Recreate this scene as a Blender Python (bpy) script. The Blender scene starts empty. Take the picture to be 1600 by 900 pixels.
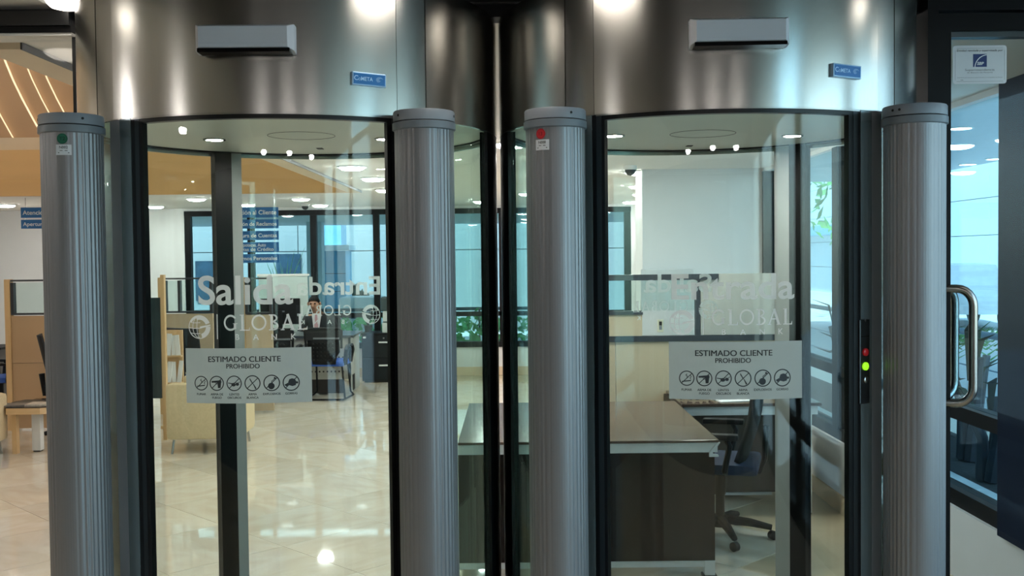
import bpy, bmesh, math, random
import numpy as np
from mathutils import Matrix, Vector
random.seed(7)
R = math.radians
PI = math.pi
SC = bpy.context.scene
COL = SC.collection

# ------------------------------------------------------------------ camera
HC = 1.75
PITCH, ROLL = math.atan(50/1600), R(-.64)
CAMROT = Matrix.Rotation(PI/2-PITCH, 4, 'X') @ Matrix.Rotation(ROLL, 4, 'Z')
cam = bpy.data.objects.new('camera', bpy.data.cameras.new('camera'))
COL.objects.link(cam)
cam.data.sensor_width = 36; cam.data.lens = 36.0
cam.data.clip_start = .02
cam.matrix_world = Matrix.Translation((0, 0, HC)) @ CAMROT
SC.camera = cam

# ------------------------------------------------------------------ light
w = bpy.data.worlds.new('sky'); SC.world = w; w.use_nodes = True
nt = w.node_tree
bg = nt.nodes['Background']
sky = nt.nodes.new('ShaderNodeTexSky'); sky.sky_type = 'NISHITA'
sky.sun_disc = False; sky.sun_elevation = R(50); sky.sun_rotation = R(150)
hsv = nt.nodes.new('ShaderNodeHueSaturation'); hsv.inputs['Saturation'].default_value = .5
nt.links.new(sky.outputs[0], hsv.inputs['Color']); nt.links.new(hsv.outputs[0], bg.inputs[0]); bg.inputs[1].default_value = .20
sl = bpy.data.lights.new('sun', 'SUN'); sl.energy = 3.2; sl.angle = R(1); sl.color = (1, .96, .9)
so = bpy.data.objects.new('sun', sl); COL.objects.link(so)
so.rotation_euler = Vector((.35, .62, -.95)).to_track_quat('-Z', 'Y').to_euler()
so.location = (0, 0, 12)
LAMP = 40.0          # radiance of the ceiling downlights
vs = SC.view_settings
SC.display_settings.display_device = 'sRGB'
vs.view_transform = 'Standard'; vs.look = 'None'; vs.exposure = 1.68; vs.gamma = 1
vs.use_curve_mapping = False
SC.cycles.transparent_max_bounces = 40
SC.cycles.max_bounces = 10
SC.cycles.sample_clamp_indirect = 6

def ray(px, py):
    return (CAMROT.to_3x3() @ Vector(((px-800)/1600, (450-py)/1600, -1)))
def at(px, py, Y):          # the point of the sight line at distance Y
    d = ray(px, py); return Vector((0, 0, HC)) + d*(Y/d.y)
def atz(px, py, z):
    d = ray(px, py); return Vector((0, 0, HC)) + d*((z-HC)/d.z)
def proj(p):
    q = CAMROT.to_3x3().transposed() @ (Vector(p)-Vector((0, 0, HC)))
    return 800+1600*q.x/-q.z, 450-1600*q.y/-q.z

# ------------------------------------------------------------------ materials
def lin(c):
    return tuple((x/12.92 if x <= .04045 else ((x+.055)/1.055)**2.4) for x in c[:3])
def hexc(h):
    return tuple(int(h[i:i+2], 16)/255 for i in (0, 2, 4))
def rgba(h):
    return (*lin(hexc(h)), 1)
MATS = {}
def mat(name, col='808080', rough=.5, metal=0., emit=None, strength=0., var=.06, vscale=8., stretch=(1, 1, 1),
        bump=0., bscale=None, spec=.5, aniso=0., arot=0., trans=0., sheen=0., coat=0., detail=3.):
    if name in MATS: return MATS[name]
    m = bpy.data.materials.new(name); m.use_nodes = True
    N, L = m.node_tree.nodes, m.node_tree.links
    b = N['Principled BSDF']
    b.inputs['Roughness'].default_value = rough; b.inputs['Metallic'].default_value = metal
    b.inputs['Specular IOR Level'].default_value = spec
    b.inputs['Coat Weight'].default_value = coat
    b.inputs['Sheen Weight'].default_value = sheen
    if aniso:
        b.inputs['Anisotropic'].default_value = aniso; b.inputs['Anisotropic Rotation'].default_value = arot
        tg = N.new('ShaderNodeTangent'); tg.direction_type = 'RADIAL'; tg.axis = 'Z'
        L.new(tg.outputs[0], b.inputs['Tangent'])
    c = rgba(col)
    tc = N.new('ShaderNodeTexCoord'); mp = N.new('ShaderNodeMapping'); mp.inputs['Scale'].default_value = stretch
    L.new(tc.outputs['Object'], mp.inputs[0])
    nz = N.new('ShaderNodeTexNoise'); nz.inputs['Scale'].default_value = vscale; nz.inputs['Detail'].default_value = detail
    L.new(mp.outputs[0], nz.inputs['Vector'])
    mx = N.new('ShaderNodeMix'); mx.data_type = 'RGBA'
    mx.inputs[6].default_value = (c[0]*(1-var*2), c[1]*(1-var*2), c[2]*(1-var*2), 1)
    mx.inputs[7].default_value = (min(1, c[0]*(1+var*2)), min(1, c[1]*(1+var*2)), min(1, c[2]*(1+var*2)), 1)
    L.new(nz.outputs[0], mx.inputs[0]); L.new(mx.outputs[2], b.inputs['Base Color'])
    if bump:
        n2 = N.new('ShaderNodeTexNoise'); n2.inputs['Scale'].default_value = bscale or vscale*3
        L.new(mp.outputs[0], n2.inputs['Vector'])
        bp = N.new('ShaderNodeBump'); bp.inputs['Strength'].default_value = bump; bp.inputs['Distance'].default_value = .01
        L.new(n2.outputs[0], bp.inputs['Height']); L.new(bp.outputs[0], b.inputs['Normal'])
    if emit:
        b.inputs['Emission Color'].default_value = rgba(emit); b.inputs['Emission Strength'].default_value = strength
    MATS[name] = m; return m

def glass(name, tint, refl=1., haze=0.):
    """flat architectural glass: tinted transparency with a Schlick mirror on top"""
    if name in MATS: return MATS[name]
    m = bpy.data.materials.new(name); m.use_nodes = True
    N, L = m.node_tree.nodes, m.node_tree.links
    N.remove(N['Principled BSDF']); out = N['Material Output']
    tr = N.new('ShaderNodeBsdfTransparent'); tr.inputs[0].default_value = (*tint, 1)
    gl = N.new('ShaderNodeBsdfGlossy'); gl.inputs['Roughness'].default_value = 0.; gl.inputs[0].default_value = (1, 1, 1, 1)
    lw = N.new('ShaderNodeLayerWeight'); lw.inputs[0].default_value = .5
    pw = N.new('ShaderNodeMath'); pw.operation = 'POWER'; pw.inputs[1].default_value = 5
    ml = N.new('ShaderNodeMath'); ml.operation = 'MULTIPLY_ADD'; ml.inputs[1].default_value = .9*refl; ml.inputs[2].default_value = .035*refl
    L.new(lw.outputs['Facing'], pw.inputs[0]); L.new(pw.outputs[0], ml.inputs[0])
    mx = N.new('ShaderNodeMixShader'); L.new(ml.outputs[0], mx.inputs[0]); L.new(tr.outputs[0], mx.inputs[1]); L.new(gl.outputs[0], mx.inputs[2])
    L.new(mx.outputs[0], out.inputs[0])
    MATS[name] = m; return m

def film(name, col, alpha, rough=.6, back=.5):
    """frosted vinyl: part diffuse, part translucent, a little see-through"""
    if name in MATS: return MATS[name]
    m = bpy.data.materials.new(name); m.use_nodes = True
    N, L = m.node_tree.nodes, m.node_tree.links
    N.remove(N['Principled BSDF']); out = N['Material Output']
    c = rgba(col)
    tc = N.new('ShaderNodeTexCoord'); nz = N.new('ShaderNodeTexNoise'); nz.inputs['Scale'].default_value = 30
    L.new(tc.outputs['Object'], nz.inputs['Vector'])
    cr = N.new('ShaderNodeMix'); cr.data_type = 'RGBA'
    cr.inputs[6].default_value = (c[0]*.95, c[1]*.95, c[2]*.95, 1); cr.inputs[7].default_value = c
    L.new(nz.outputs[0], cr.inputs[0])
    d = N.new('ShaderNodeBsdfDiffuse'); t = N.new('ShaderNodeBsdfTranslucent')
    L.new(cr.outputs[2], d.inputs[0]); L.new(cr.outputs[2], t.inputs[0])
    a = N.new('ShaderNodeMixShader'); a.inputs[0].default_value = back
    L.new(d.outputs[0], a.inputs[1]); L.new(t.outputs[0], a.inputs[2])
    tr = N.new('ShaderNodeBsdfTransparent')
    mx = N.new('ShaderNodeMixShader'); mx.inputs[0].default_value = alpha
    L.new(tr.outputs[0], mx.inputs[1]); L.new(a.outputs[0], mx.inputs[2]); L.new(mx.outputs[0], out.inputs[0])
    MATS[name] = m; return m

def wood(name, c1, c2, rough=.4, axis='X', scale=6.):
    if name in MATS: return MATS[name]
    m = mat(name, c1, rough)
    N, L = m.node_tree.nodes, m.node_tree.links
    wv = N.new('ShaderNodeTexNoise'); wv.inputs['Scale'].default_value = scale; wv.inputs['Detail'].default_value = 6
    mp = N.new('ShaderNodeMapping')
    mp.inputs['Scale'].default_value = {'X': (.25, 4, 4), 'Z': (4, 4, .25), 'Y': (4, .25, 4)}[axis]
    tc = N.new('ShaderNodeTexCoord'); L.new(tc.outputs['Object'], mp.inputs[0]); L.new(mp.outputs[0], wv.inputs['Vector'])
    rp = N.new('ShaderNodeValToRGB'); rp.color_ramp.elements[0].position = .35; rp.color_ramp.elements[1].position = .65
    rp.color_ramp.elements[0].color = rgba(c1); rp.color_ramp.elements[1].color = rgba(c2)
    L.new(wv.outputs[0], rp.inputs[0]); L.new(rp.outputs[0], N['Principled BSDF'].inputs['Base Color'])
    return m

def marble():
    m = mat('cream_marble', 'dccdb6', .035, spec=.75, vscale=1.5)
    N, L = m.node_tree.nodes, m.node_tree.links
    tc = N.new('ShaderNodeTexCoord'); oi = N.new('ShaderNodeObjectInfo')
    sc = N.new('ShaderNodeVectorMath'); sc.operation = 'SCALE'; sc.inputs[0].default_value = (13, 7, 3)
    L.new(oi.outputs['Random'], sc.inputs['Scale'])
    ad = N.new('ShaderNodeVectorMath'); ad.operation = 'ADD'; L.new(tc.outputs['Object'], ad.inputs[0]); L.new(sc.outputs[0], ad.inputs[1])
    mp = N.new('ShaderNodeMapping'); mp.inputs['Scale'].default_value = (1, 2.2, 1); L.new(ad.outputs[0], mp.inputs[0])
    n1 = N.new('ShaderNodeTexNoise'); n1.inputs['Scale'].default_value = 2.2; n1.inputs['Detail'].default_value = 8; n1.inputs['Distortion'].default_value = 1.2
    L.new(mp.outputs[0], n1.inputs['Vector'])
    rp = N.new('ShaderNodeValToRGB'); e = rp.color_ramp.elements
    e[0].position = .3; e[0].color = rgba('d0c4b1'); e[1].position = .62; e[1].color = rgba('dcd4c6')
    k = e.new(.47); k.color = rgba('d7ccbb')
    L.new(n1.outputs[0], rp.inputs[0])
    hs = N.new('ShaderNodeHueSaturation'); L.new(rp.outputs[0], hs.inputs['Color'])
    mr = N.new('ShaderNodeMapRange'); mr.inputs[3].default_value = .93; mr.inputs[4].default_value = 1.06
    L.new(oi.outputs['Random'], mr.inputs[0]); L.new(mr.outputs[0], hs.inputs['Value'])
    L.new(hs.outputs[0], N['Principled BSDF'].inputs['Base Color'])
    n2 = N.new('ShaderNodeTexNoise'); n2.inputs['Scale'].default_value = 3.5; L.new(tc.outputs['Object'], n2.inputs['Vector'])
    bp = N.new('ShaderNodeBump'); bp.inputs['Strength'].default_value = .015; bp.inputs['Distance'].default_value = .02
    L.new(n2.outputs[0], bp.inputs['Height']); L.new(bp.outputs[0], N['Principled BSDF'].inputs['Normal'])
    return m

STEEL = mat('brushed_steel', 'b9b8b4', .23, 1., var=.03, vscale=20, stretch=(14, 14, .6), aniso=.35, arot=.25, bump=.01, bscale=60)
STEEL2 = mat('brushed_steel_trim', 'b2b1ae', .25, 1., var=.03, vscale=20, stretch=(14, 14, .6), aniso=.5, arot=.25, bump=.01, bscale=60)
JAMB = mat('tinted_jamb_steel', '97a5a8', .25, .75, var=.03)
DSTEEL = mat('dark_steel', '4b4f52', .3, .9, var=.03)
TUBE = mat('satin_steel_tube', 'b0a9a2', .24, 1., var=.02)
BLACK = mat('black_aluminium', '0e1013', .32, .3, var=.05)
BLACK2 = mat('black_frame_paint', '0c0d10', .5, .0, var=.06, spec=.15)
NAVY = mat('navy_frame_paint', '0f1b30', .5, .0, var=.06, spec=.08)
RUB = mat('black_rubber', '08090a', .6)
ANOD = mat('ribbed_anodised_aluminium', '8b8c90', .38, .55, var=.008)
GREYP = mat('grey_plastic_cap', '8a919a', .42, .0, var=.02)
GREYP2 = mat('grey_plastic_collar', '727a83', .42, .0, var=.02)
SENS = mat('silver_plastic', 'c3c9d3', .35, .0, var=.02)
SENSB = mat('black_lens', '050506', .12)
BLUEP = mat('blue_enamel', '2a6fb4', .25, .1)
BLUEL = mat('pale_blue_enamel', 'a9d0f2', .3, .2)
GREEN = mat('green_sticker', '17684f', .5)
RED = mat('red_sticker', 'c8202c', .5)
WHITE_S = mat('white_sticker', 'd6dae0', .5)
INK = mat('dark_ink', '2b3034', .6)
INKG = mat('grey_ink', '5d6068', .6)
BOOTHC = mat('booth_ceiling_metal', 'e4e4da', .35, .1, var=.02)
GB = glass('booth_glass', (.938, .982, .974), .65)
GS = glass('booth_side_glass', (.80, .93, .89), 1.15)
GC = glass('clear_glass', (.97, .98, .98), .8)
GW = glass('solar_glass', (.73, .885, .93), .7)
GW2 = glass('cyan_glass', (.60, .85, .95), .7)
GD = glass('door_glass', (.82, .94, .99), .22)
GP = glass('partition_glass', (.88, .95, .94), .8)
ETCH = film('frosted_lettering', 'e8ecee', .84, back=.55)
FILM = film('grey_vinyl_notice', 'b6bfc0', .95, back=.5)
WALL = mat('white_wall_paint', 'd9dbdc', .7, var=.02)
WALLW = mat('low_wall_paint', 'd3d1d0', .7, var=.02)
CEIL = mat('white_ceiling', 'e8e6e2', .8, var=.015)
CEILD = mat('dark_ceiling_panel', '17191d', .6, var=.05)
BEIGE = mat('beige_paint', 'dccab0', .7, var=.03)
ORANGE = mat('orange_wood_veneer', 'dcb27a', .5, var=.04, vscale=3, stretch=(.3, 4, 4))
WAVE = mat('brown_wave_panel', 'bf9c79', .55, var=.04, vscale=3)
LEDW = mat('warm_light_slit', 'ffe2b0', .5, emit='ffe6c0', strength=.33)
MARBLE = marble()
GROUT = mat('grout', 'b9a98e', .3)
SKIRT = mat('skirting_tile', 'd3bfa3', .25, var=.06)
LWOOD = wood('light_wood', 'd3ad7c', 'deba8b', .45, 'Z')
LWOODH = wood('light_wood_flat', 'cfab7c', 'dcbb90', .4, 'X')
PANELW = mat('beige_partition_panel', 'bd9c78', .6, var=.05, vscale=2)
PANELB = mat('cream_partition_fabric', 'b9a78c', .8, var=.04, vscale=90, bump=.1)
PANELG = mat('grey_beige_panel', 'a8a49b', .6, var=.03)
RAILD = mat('charcoal_rail', '33363b', .45)
DESKD = wood('dark_espresso_laminate', '150f10', '1e1617', .3, 'Z')
DESKD.node_tree.nodes['Principled BSDF'].inputs['Specular IOR Level'].default_value = .15
DESKT = wood('espresso_desk_top', '4a3a33', '5d4a41', .16, 'X')
WTRIM = mat('silver_white_metal', 'c9ccce', .4, .1)
WMET = mat('white_metal', 'd9dad8', .4)
DMESH = mat('black_mesh', '191b1f', .75, vscale=120, var=.2)
DPLAS = mat('black_plastic', '101114', .6, spec=.25)
BLUEF = mat('blue_seat_fabric', '2c55a8', .8, var=.08, vscale=120)
NAVYF = mat('dark_blue_seat_fabric', '1d2a44', .8, var=.08, vscale=120)
CREAMF = mat('cream_upholstery', 'd2bd98', .85, var=.08, vscale=60, bump=.1)
SIGNB = mat('blue_sign_board', '2a6fb2', .4, var=.02)
SIGNW = mat('white_sign_lettering', 'e8eef4', .5)
LAMPM = mat('downlight_diffuser', 'ffffff', .5, emit='fffaf4', strength=LAMP)
LAMPV = mat('dim_downlight_diffuser', 'ffffff', .5, emit='fff4e6', strength=2.0)
LAMPB = mat('booth_lamp', 'ffffff', .5, emit='fff2e6', strength=150)
LAMPX = mat('canopy_lamp', 'ffffff', .5, emit='ffffff', strength=6)
PAPER = mat('white_paper', 'e4e4e2', .7)
SKIN = mat('skin', 'b98a6f', .5)
HAIR = mat('black_hair', '120f0d', .7, spec=.1)
SUIT = mat('black_suit', '14151a', .8)
SHIRT = mat('white_shirt', 'd8d6d8', .8)
TIE = mat('pink_tie', 'b98d92', .7)
LEAF = mat('green_leaf', '4f8f4c', .5, var=.25, vscale=6)
LEAFD = mat('dark_leaf', '16281f', .8, spec=.1, var=.2, vscale=6)
TRUNK = mat('dark_trunk', '14202a', .8, var=.2, vscale=12)
SOIL = mat('dark_soil', '10161d', .9, var=.35, vscale=14, bump=.6)
CONC = mat('pale_concrete', 'b7bec2', .8, var=.05, vscale=2)
PANX = mat('pale_facade_panel', 'c6d2d8', .5, var=.02)
PANX2 = mat('blue_facade_panel', '6fa6c4', .45, var=.04)
GREYX = mat('grey_facade', '8f979b', .7, var=.05, vscale=2)
DGREYX = mat('dark_grey_facade', '4d5a62', .7, var=.05, vscale=2)
POSTER = mat('navy_poster', '203d52', .5, var=.3, vscale=5)
REDM = mat('red_painted_steel', 'c8475a', .5)
GREENL = mat('green_pilot_lamp', '8ad820', .4, emit='93e81f', strength=.36)
REDL = mat('red_pilot_lamp', '9c1a20', .3, emit='c01820', strength=.05)

# ------------------------------------------------------------------ geometry helpers
class MB:
    def __init__(s): s.v, s.f, s.m = [], [], []
    def add(s, vs, fs, mi=0):
        o = len(s.v); s.v += [tuple(p) for p in vs]; s.f += [tuple(i+o for i in f) for f in fs]; s.m += [mi]*len(fs); return s
    def box(s, x0, x1, y0, y1, z0, z1, mi=0, bev=0.):
        x0, x1 = min(x0, x1), max(x0, x1); y0, y1 = min(y0, y1), max(y0, y1); z0, z1 = min(z0, z1), max(z0, z1)
        if bev:
            bm = bmesh.new(); bmesh.ops.create_cube(bm, size=1)
            for v in bm.verts: v.co = ((x0+x1)/2+v.co.x*(x1-x0), (y0+y1)/2+v.co.y*(y1-y0), (z0+z1)/2+v.co.z*(z1-z0))
            bmesh.ops.bevel(bm, geom=bm.edges[:], offset=min(bev, .45*min(x1-x0, y1-y0, z1-z0)), segments=2, affect='EDGES', profile=.6)
            bm.verts.index_update(); s.add([v.co for v in bm.verts], [[v.index for v in f.verts] for f in bm.faces], mi); bm.free(); return s
        v = [(x, y, z) for x in (x0, x1) for y in (y0, y1) for z in (z0, z1)]
        return s.add(v, [(0, 1, 3, 2), (4, 6, 7, 5), (0, 4, 5, 1), (2, 3, 7, 6), (0, 2, 6, 4), (1, 5, 7, 3)], mi)
    def lathe(s, prof, c=(0, 0, 0), n=24, mi=0, rf=None):
        """prof: list of (r, z); closed at both ends"""
        c = Vector(c); vs, fs = [], []
        for r, z in prof:
            for i in range(n):
                a = 2*PI*i/n; rr = r*(rf(a) if rf else 1)
                vs.append((c.x+rr*math.cos(a), c.y+rr*math.sin(a), c.z+z))
        for j in range(len(prof)-1):
            for i in range(n):
                k = (i+1) % n; fs.append((j*n+i, j*n+k, (j+1)*n+k, (j+1)*n+i))
        fs.append(tuple(range(n))[::-1]); fs.append(tuple((len(prof)-1)*n+i for i in range(n)))
        return s.add(vs, fs, mi)
    def tube(s, pts, r, n=8, mi=0, radii=None, flat=1.):
        pts = [Vector(p) for p in pts]; vs, fs = [], []
        up = Vector((0, 0, 1))
        for i, p in enumerate(pts):
            t = (pts[min(i+1, len(pts)-1)]-pts[max(i-1, 0)]).normalized()
            if i == 0:
                a = t.cross(up) if abs(t.dot(up)) < .95 else t.cross(Vector((1, 0, 0)))
            else:
                a = a - t*a.dot(t)
            a.normalize(); b = t.cross(a)
            rr = radii[i] if radii else r
            for k in range(n):
                q = 2*PI*k/n; vs.append(p+a*(rr*math.cos(q))+b*(rr*flat*math.sin(q)))
        for i in range(len(pts)-1):
            for k in range(n):
                l = (k+1) % n; fs.append((i*n+k, i*n+l, (i+1)*n+l, (i+1)*n+k))
        fs.append(tuple(range(n))[::-1]); fs.append(tuple((len(pts)-1)*n+k for k in range(n)))
        return s.add(vs, fs, mi)
    def arc(s, r0, r1, z0, z1, a0, a1, n=None, mi=0):
        """curved slab about the z axis, angles in degrees from the front (-Y), positive to +X"""
        n = n or max(2, int(abs(a1-a0)/3)); vs, fs = [], []
        for i in range(n+1):
            a = R(a0+(a1-a0)*i/n); sx, cy = math.sin(a), -math.cos(a)
            vs += [(r0*sx, r0*cy, z0), (r1*sx, r1*cy, z0), (r1*sx, r1*cy, z1), (r0*sx, r0*cy, z1)]
        full = abs(a1-a0) >= 359.9
        for i in range(n):
            b, c = i*4, (i+1)*4
            for k in range(4):
                l = (k+1) % 4; fs.append((b+k, c+k, c+l, b+l))
        if not full: fs += [(0, 1, 2, 3), (n*4+3, n*4+2, n*4+1, n*4)]
        return s.add(vs, fs, mi)
    def prism(s, poly, d0, d1, plane='XZ', mi=0):
        """polygon in a plane, extruded along the third axis from d0 to d1"""
        n = len(poly)
        def P(a, b, d): return {'XZ': (a, d, b), 'XY': (a, b, d), 'YZ': (d, a, b)}[plane]
        vs = [P(a, b, d0) for a, b in poly]+[P(a, b, d1) for a, b in poly]
        fs = [tuple(range(n))[::-1], tuple(range(n, 2*n))]+[(i, (i+1) % n, n+(i+1) % n, n+i) for i in range(n)]
        return s.add(vs, fs, mi)
    def xf(s, M):
        s.v = [tuple(M @ Vector(p)) for p in s.v]; return s
    def mesh(s, name, mats, smooth=False, fixn=True):
        me = bpy.data.meshes.new(name); me.from_pydata(s.v, [], s.f)
        for m in (mats if isinstance(mats, (list, tuple)) else [mats]): me.materials.append(m)
        if any(s.m): me.polygons.foreach_set('material_index', s.m)
        if fixn:
            bm = bmesh.new(); bm.from_mesh(me); bmesh.ops.recalc_face_normals(bm, faces=bm.faces); bm.to_mesh(me); bm.free()
        if smooth:
            me.polygons.foreach_set('use_smooth', [True]*len(me.polygons))
            try: me.set_sharp_from_angle(angle=R(38))
            except Exception: pass
        me.update(); return me
    def build(s, name, mats, parent=None, smooth=False, loc=None, rz=0., fixn=True):
        o = bpy.data.objects.new(name, s.mesh(name, mats, smooth, fixn)); COL.objects.link(o)
        if parent: o.parent = parent
        if loc is not None: o.location = loc
        if rz: o.rotation_euler = (0, 0, rz)
        return o

def tag(o, label=None, cat=None, group=None, kind=None):
    if label: o['label'] = label
    if cat: o['category'] = cat
    if group: o['group'] = group
    if kind: o['kind'] = kind
    return o
def empty(name, loc, label, cat, group=None, rz=0., kind=None):
    o = bpy.data.objects.new(name, None); COL.objects.link(o); o.location = loc; o.rotation_euler = (0, 0, rz)
    o.empty_display_size = .05
    return tag(o, label, cat, group, kind)
def copy_tree(o, parent=None):
    c = o.copy(); COL.objects.link(c)
    if parent: c.parent = parent
    for ch in list(o.children): copy_tree(ch, c)
    return c

# ---- flat artwork: polygons in (u, v), later laid on a plane or on curved glass
class Art:
    def __init__(s): s.v, s.f, s.m = [], [], []
    def poly(s, pts, mi=0):
        o = len(s.v); s.v += [tuple(p) for p in pts]; s.f.append(tuple(range(o, o+len(pts)))); s.m.append(mi); return s
    def rect(s, u0, u1, v0, v1, mi=0): return s.poly([(u0, v0), (u1, v0), (u1, v1), (u0, v1)], mi)
    def line(s, p, q, w, mi=0):
        p, q = Vector(p), Vector(q); d = (q-p); n = Vector((-d.y, d.x)).normalized()*w/2
        return s.poly([p-n, q-n, q+n, p+n], mi)
    def path(s, pts, w, mi=0):
        for a, b in zip(pts[:-1], pts[1:]): s.line(a, b, w, mi)
        return s
    def disc(s, c, r, n=24, mi=0, ry=None):
        ry = ry or r
        return s.poly([(c[0]+r*math.cos(2*PI*i/n), c[1]+ry*math.sin(2*PI*i/n)) for i in range(n)], mi)
    def ring(s, c, r0, r1, a0=0, a1=360, n=32, mi=0, ky=1., kx0=None, off=0.):
        """ring sector; inner radius may be squeezed (kx0) and shifted (off) to give thick and thin strokes"""
        kx0 = 1. if kx0 is None else kx0
        for i in range(n):
            a, b = R(a0+(a1-a0)*i/n), R(a0+(a1-a0)*(i+1)/n)
            s.poly([(c[0]+off+r0*kx0*math.cos(a), c[1]+r0*ky*math.sin(a)), (c[0]+r1*math.cos(a), c[1]+r1*ky*math.sin(a)),
                    (c[0]+r1*math.cos(b), c[1]+r1*ky*math.sin(b)), (c[0]+off+r0*kx0*math.cos(b), c[1]+r0*ky*math.sin(b))], mi)
        return s
    def text(s, body, u, v, h, mi=0, align='CENTER', bold=0., width=None, shear=0., space=1., dup=0.):
        """lettering of cap height h with its baseline at v"""
        cu = bpy.data.curves.new('lettering', 'FONT'); cu.body = body; cu.size = h/.70; cu.align_x = align
        cu.resolution_u = 6; cu.offset = bold*h; cu.shear = shear; cu.space_character = space
        ob = bpy.data.objects.new('lettering', cu); COL.objects.link(ob)
        dg = bpy.context.evaluated_depsgraph_get(); me = bpy.data.meshes.new_from_object(ob.evaluated_get(dg))
        xs = [p.co.x for p in me.vertices] or [0]
        k = 1.
        if width: k = width/max(1e-6, max(xs)-min(xs))
        mid = (max(xs)+min(xs))/2 if align == 'CENTER' else (min(xs) if align == 'LEFT' else max(xs))
        for du, dv in (((0, 0),) if not dup else ((-dup*h, -dup*h*.4), (dup*h, -dup*h*.4), (dup*h, dup*h*.4), (-dup*h, dup*h*.4))):
            o = len(s.v); s.v += [(u+(p.co.x-mid)*k+du, v+p.co.y+dv) for p in me.vertices]
            for p in me.polygons: s.f.append(tuple(o+i for i in p.vertices)); s.m.append(mi)
        bpy.data.objects.remove(ob); bpy.data.curves.remove(cu); bpy.data.meshes.remove(me)
        return s
    def build(s, name, mats, parent, fn, thick=None):
        me = bpy.data.meshes.new(name); vs = [fn(u, v) for u, v in s.v]; fs = list(s.f); ms = list(s.m)
        me.from_pydata(vs, [], fs)
        for m in (mats if isinstance(mats, (list, tuple)) else [mats]): me.materials.append(m)
        me.polygons.foreach_set('material_index', ms); me.update()
        o = bpy.data.objects.new(name, me); COL.objects.link(o)
        if parent: o.parent = parent
        return o
    def bounds(s):
        us = [p[0] for p in s.v]; return min(us), max(us)
def oncyl(r, a0, z0=0.):           # u metres along the arc, v up
    def fn(u, v):
        a = R(a0)+u/r; return (r*math.sin(a), -r*math.cos(a), z0+v)
    return fn
def onxz(x0, y, z0, flip=1):       # upright plane facing -Y
    return lambda u, v: (x0+u*flip, y, z0+v)

# ------------------------------------------------------------------ setting: floors, ceilings, walls
ZC = 2.495
YF = 3.05                         # the glazed front between vestibule and hall
XW = 2.2                          # window wall on the right
YB = 15.0                         # far window wall
XL = -9.0
OX0, OX1, OY0, OY1 = -7.6, -1.80, 3.5, 11.4      # opening in the hall ceiling

fl = MB().box(XL, XW, -3.2, YB, -.06, -.003).build('floor', GROUT); tag(fl, kind='structure')
TS = .75
tile_me = MB().box(-TS/2+.0015, TS/2-.0015, -TS/2+.0015, TS/2-.0015, -.0028, 0).mesh('tile', MARBLE)
cs, sn = math.cos(R(45)), math.sin(R(45)); spots = []
for i in range(-40, 41):
    for j in range(-40, 41):
        x, y = (i*cs-j*sn)*TS-3.0, (i*sn+j*cs)*TS+8.3
        if XL+.55 < x < XW-.54 and YF+.6 < y < YB-.54: spots.append((x, y))
spots.sort(key=lambda p: p[1])
vis, rest = [], MB()
for x, y in spots:
    px, py = proj((x, y, 0))
    if -80 < px < 1680 and py < 990 and len(vis) < 290: vis.append((x, y))
    else:
        h = TS/2-.0015
        pts = [(x+(a*cs-b*sn), y+(a*sn+b*cs)) for a, b in ((-h, -h), (h, -h), (h, h), (-h, h))]
        rest.prism(pts, -.0028, 0, 'XY')
for x, y in vis:
    t = bpy.data.objects.new('tile', tile_me); COL.objects.link(t); t.location = (x, y, 0); t.rotation_euler = (0, 0, R(45+90*random.randint(0, 3))); t.parent = fl
tag(rest.build('tile_field', MARBLE, fl), kind='stuff')

cl = MB()
cl.box(XL, OX0, YF-.04, YB, ZC, ZC+.12).box(OX1, XW+.2, YF-.04, YB, ZC, ZC+.12).box(OX0, OX1, YF-.04, OY0, ZC, ZC+.12).box(OX0, OX1, OY1+.05, YB, ZC, ZC+.12)
tag(cl.build('ceiling', CEIL), kind='structure')
vc = MB().box(XL, -1.30, -3.2, YF-.04, ZC, ZC+.12).box(1.55, XW+.2, 2.25, YF-.04, ZC, ZC+.12).box(-1.30, 1.55, -3.2, -1.4, ZC, ZC+.12).box(1.45, XW+.2, -3.2, 2.35, 3.4, 3.5).box(1.45, 1.55, -3.2, 2.25, ZC, 3.4).box(1.55, XW+.2, 2.25, 2.35, ZC+.12, 3.4)  # right bay raised to take the added high window
tag(vc.build('ceiling_vestibule', CEIL), kind='structure')
tag(MB().box(-1.30, 1.55, -1.4, YF-.04, ZC-.004, ZC+.12).build('ceiling_panel', CEILD), kind='structure')  # dark panel invented overhead so the steel headers reflect a dark centre
# trim round the ceiling opening
tr = MB().box(OX1, OX1+.14, OY0, OY1+.0, ZC-.025, ZC-.001).box(OX0, OX1, OY0-.1, OY0, ZC-.025, ZC-.001)
tag(tr.build('trim_1', BEIGE), kind='structure')
tag(MB().box(OX1+.14, OX1+.146, OY0, OY1, ZC-.026, ZC-.001).build('trim_shadow_line', RAILD), kind='structure')  # dark strip standing in for the shadow line along the trim
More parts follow.
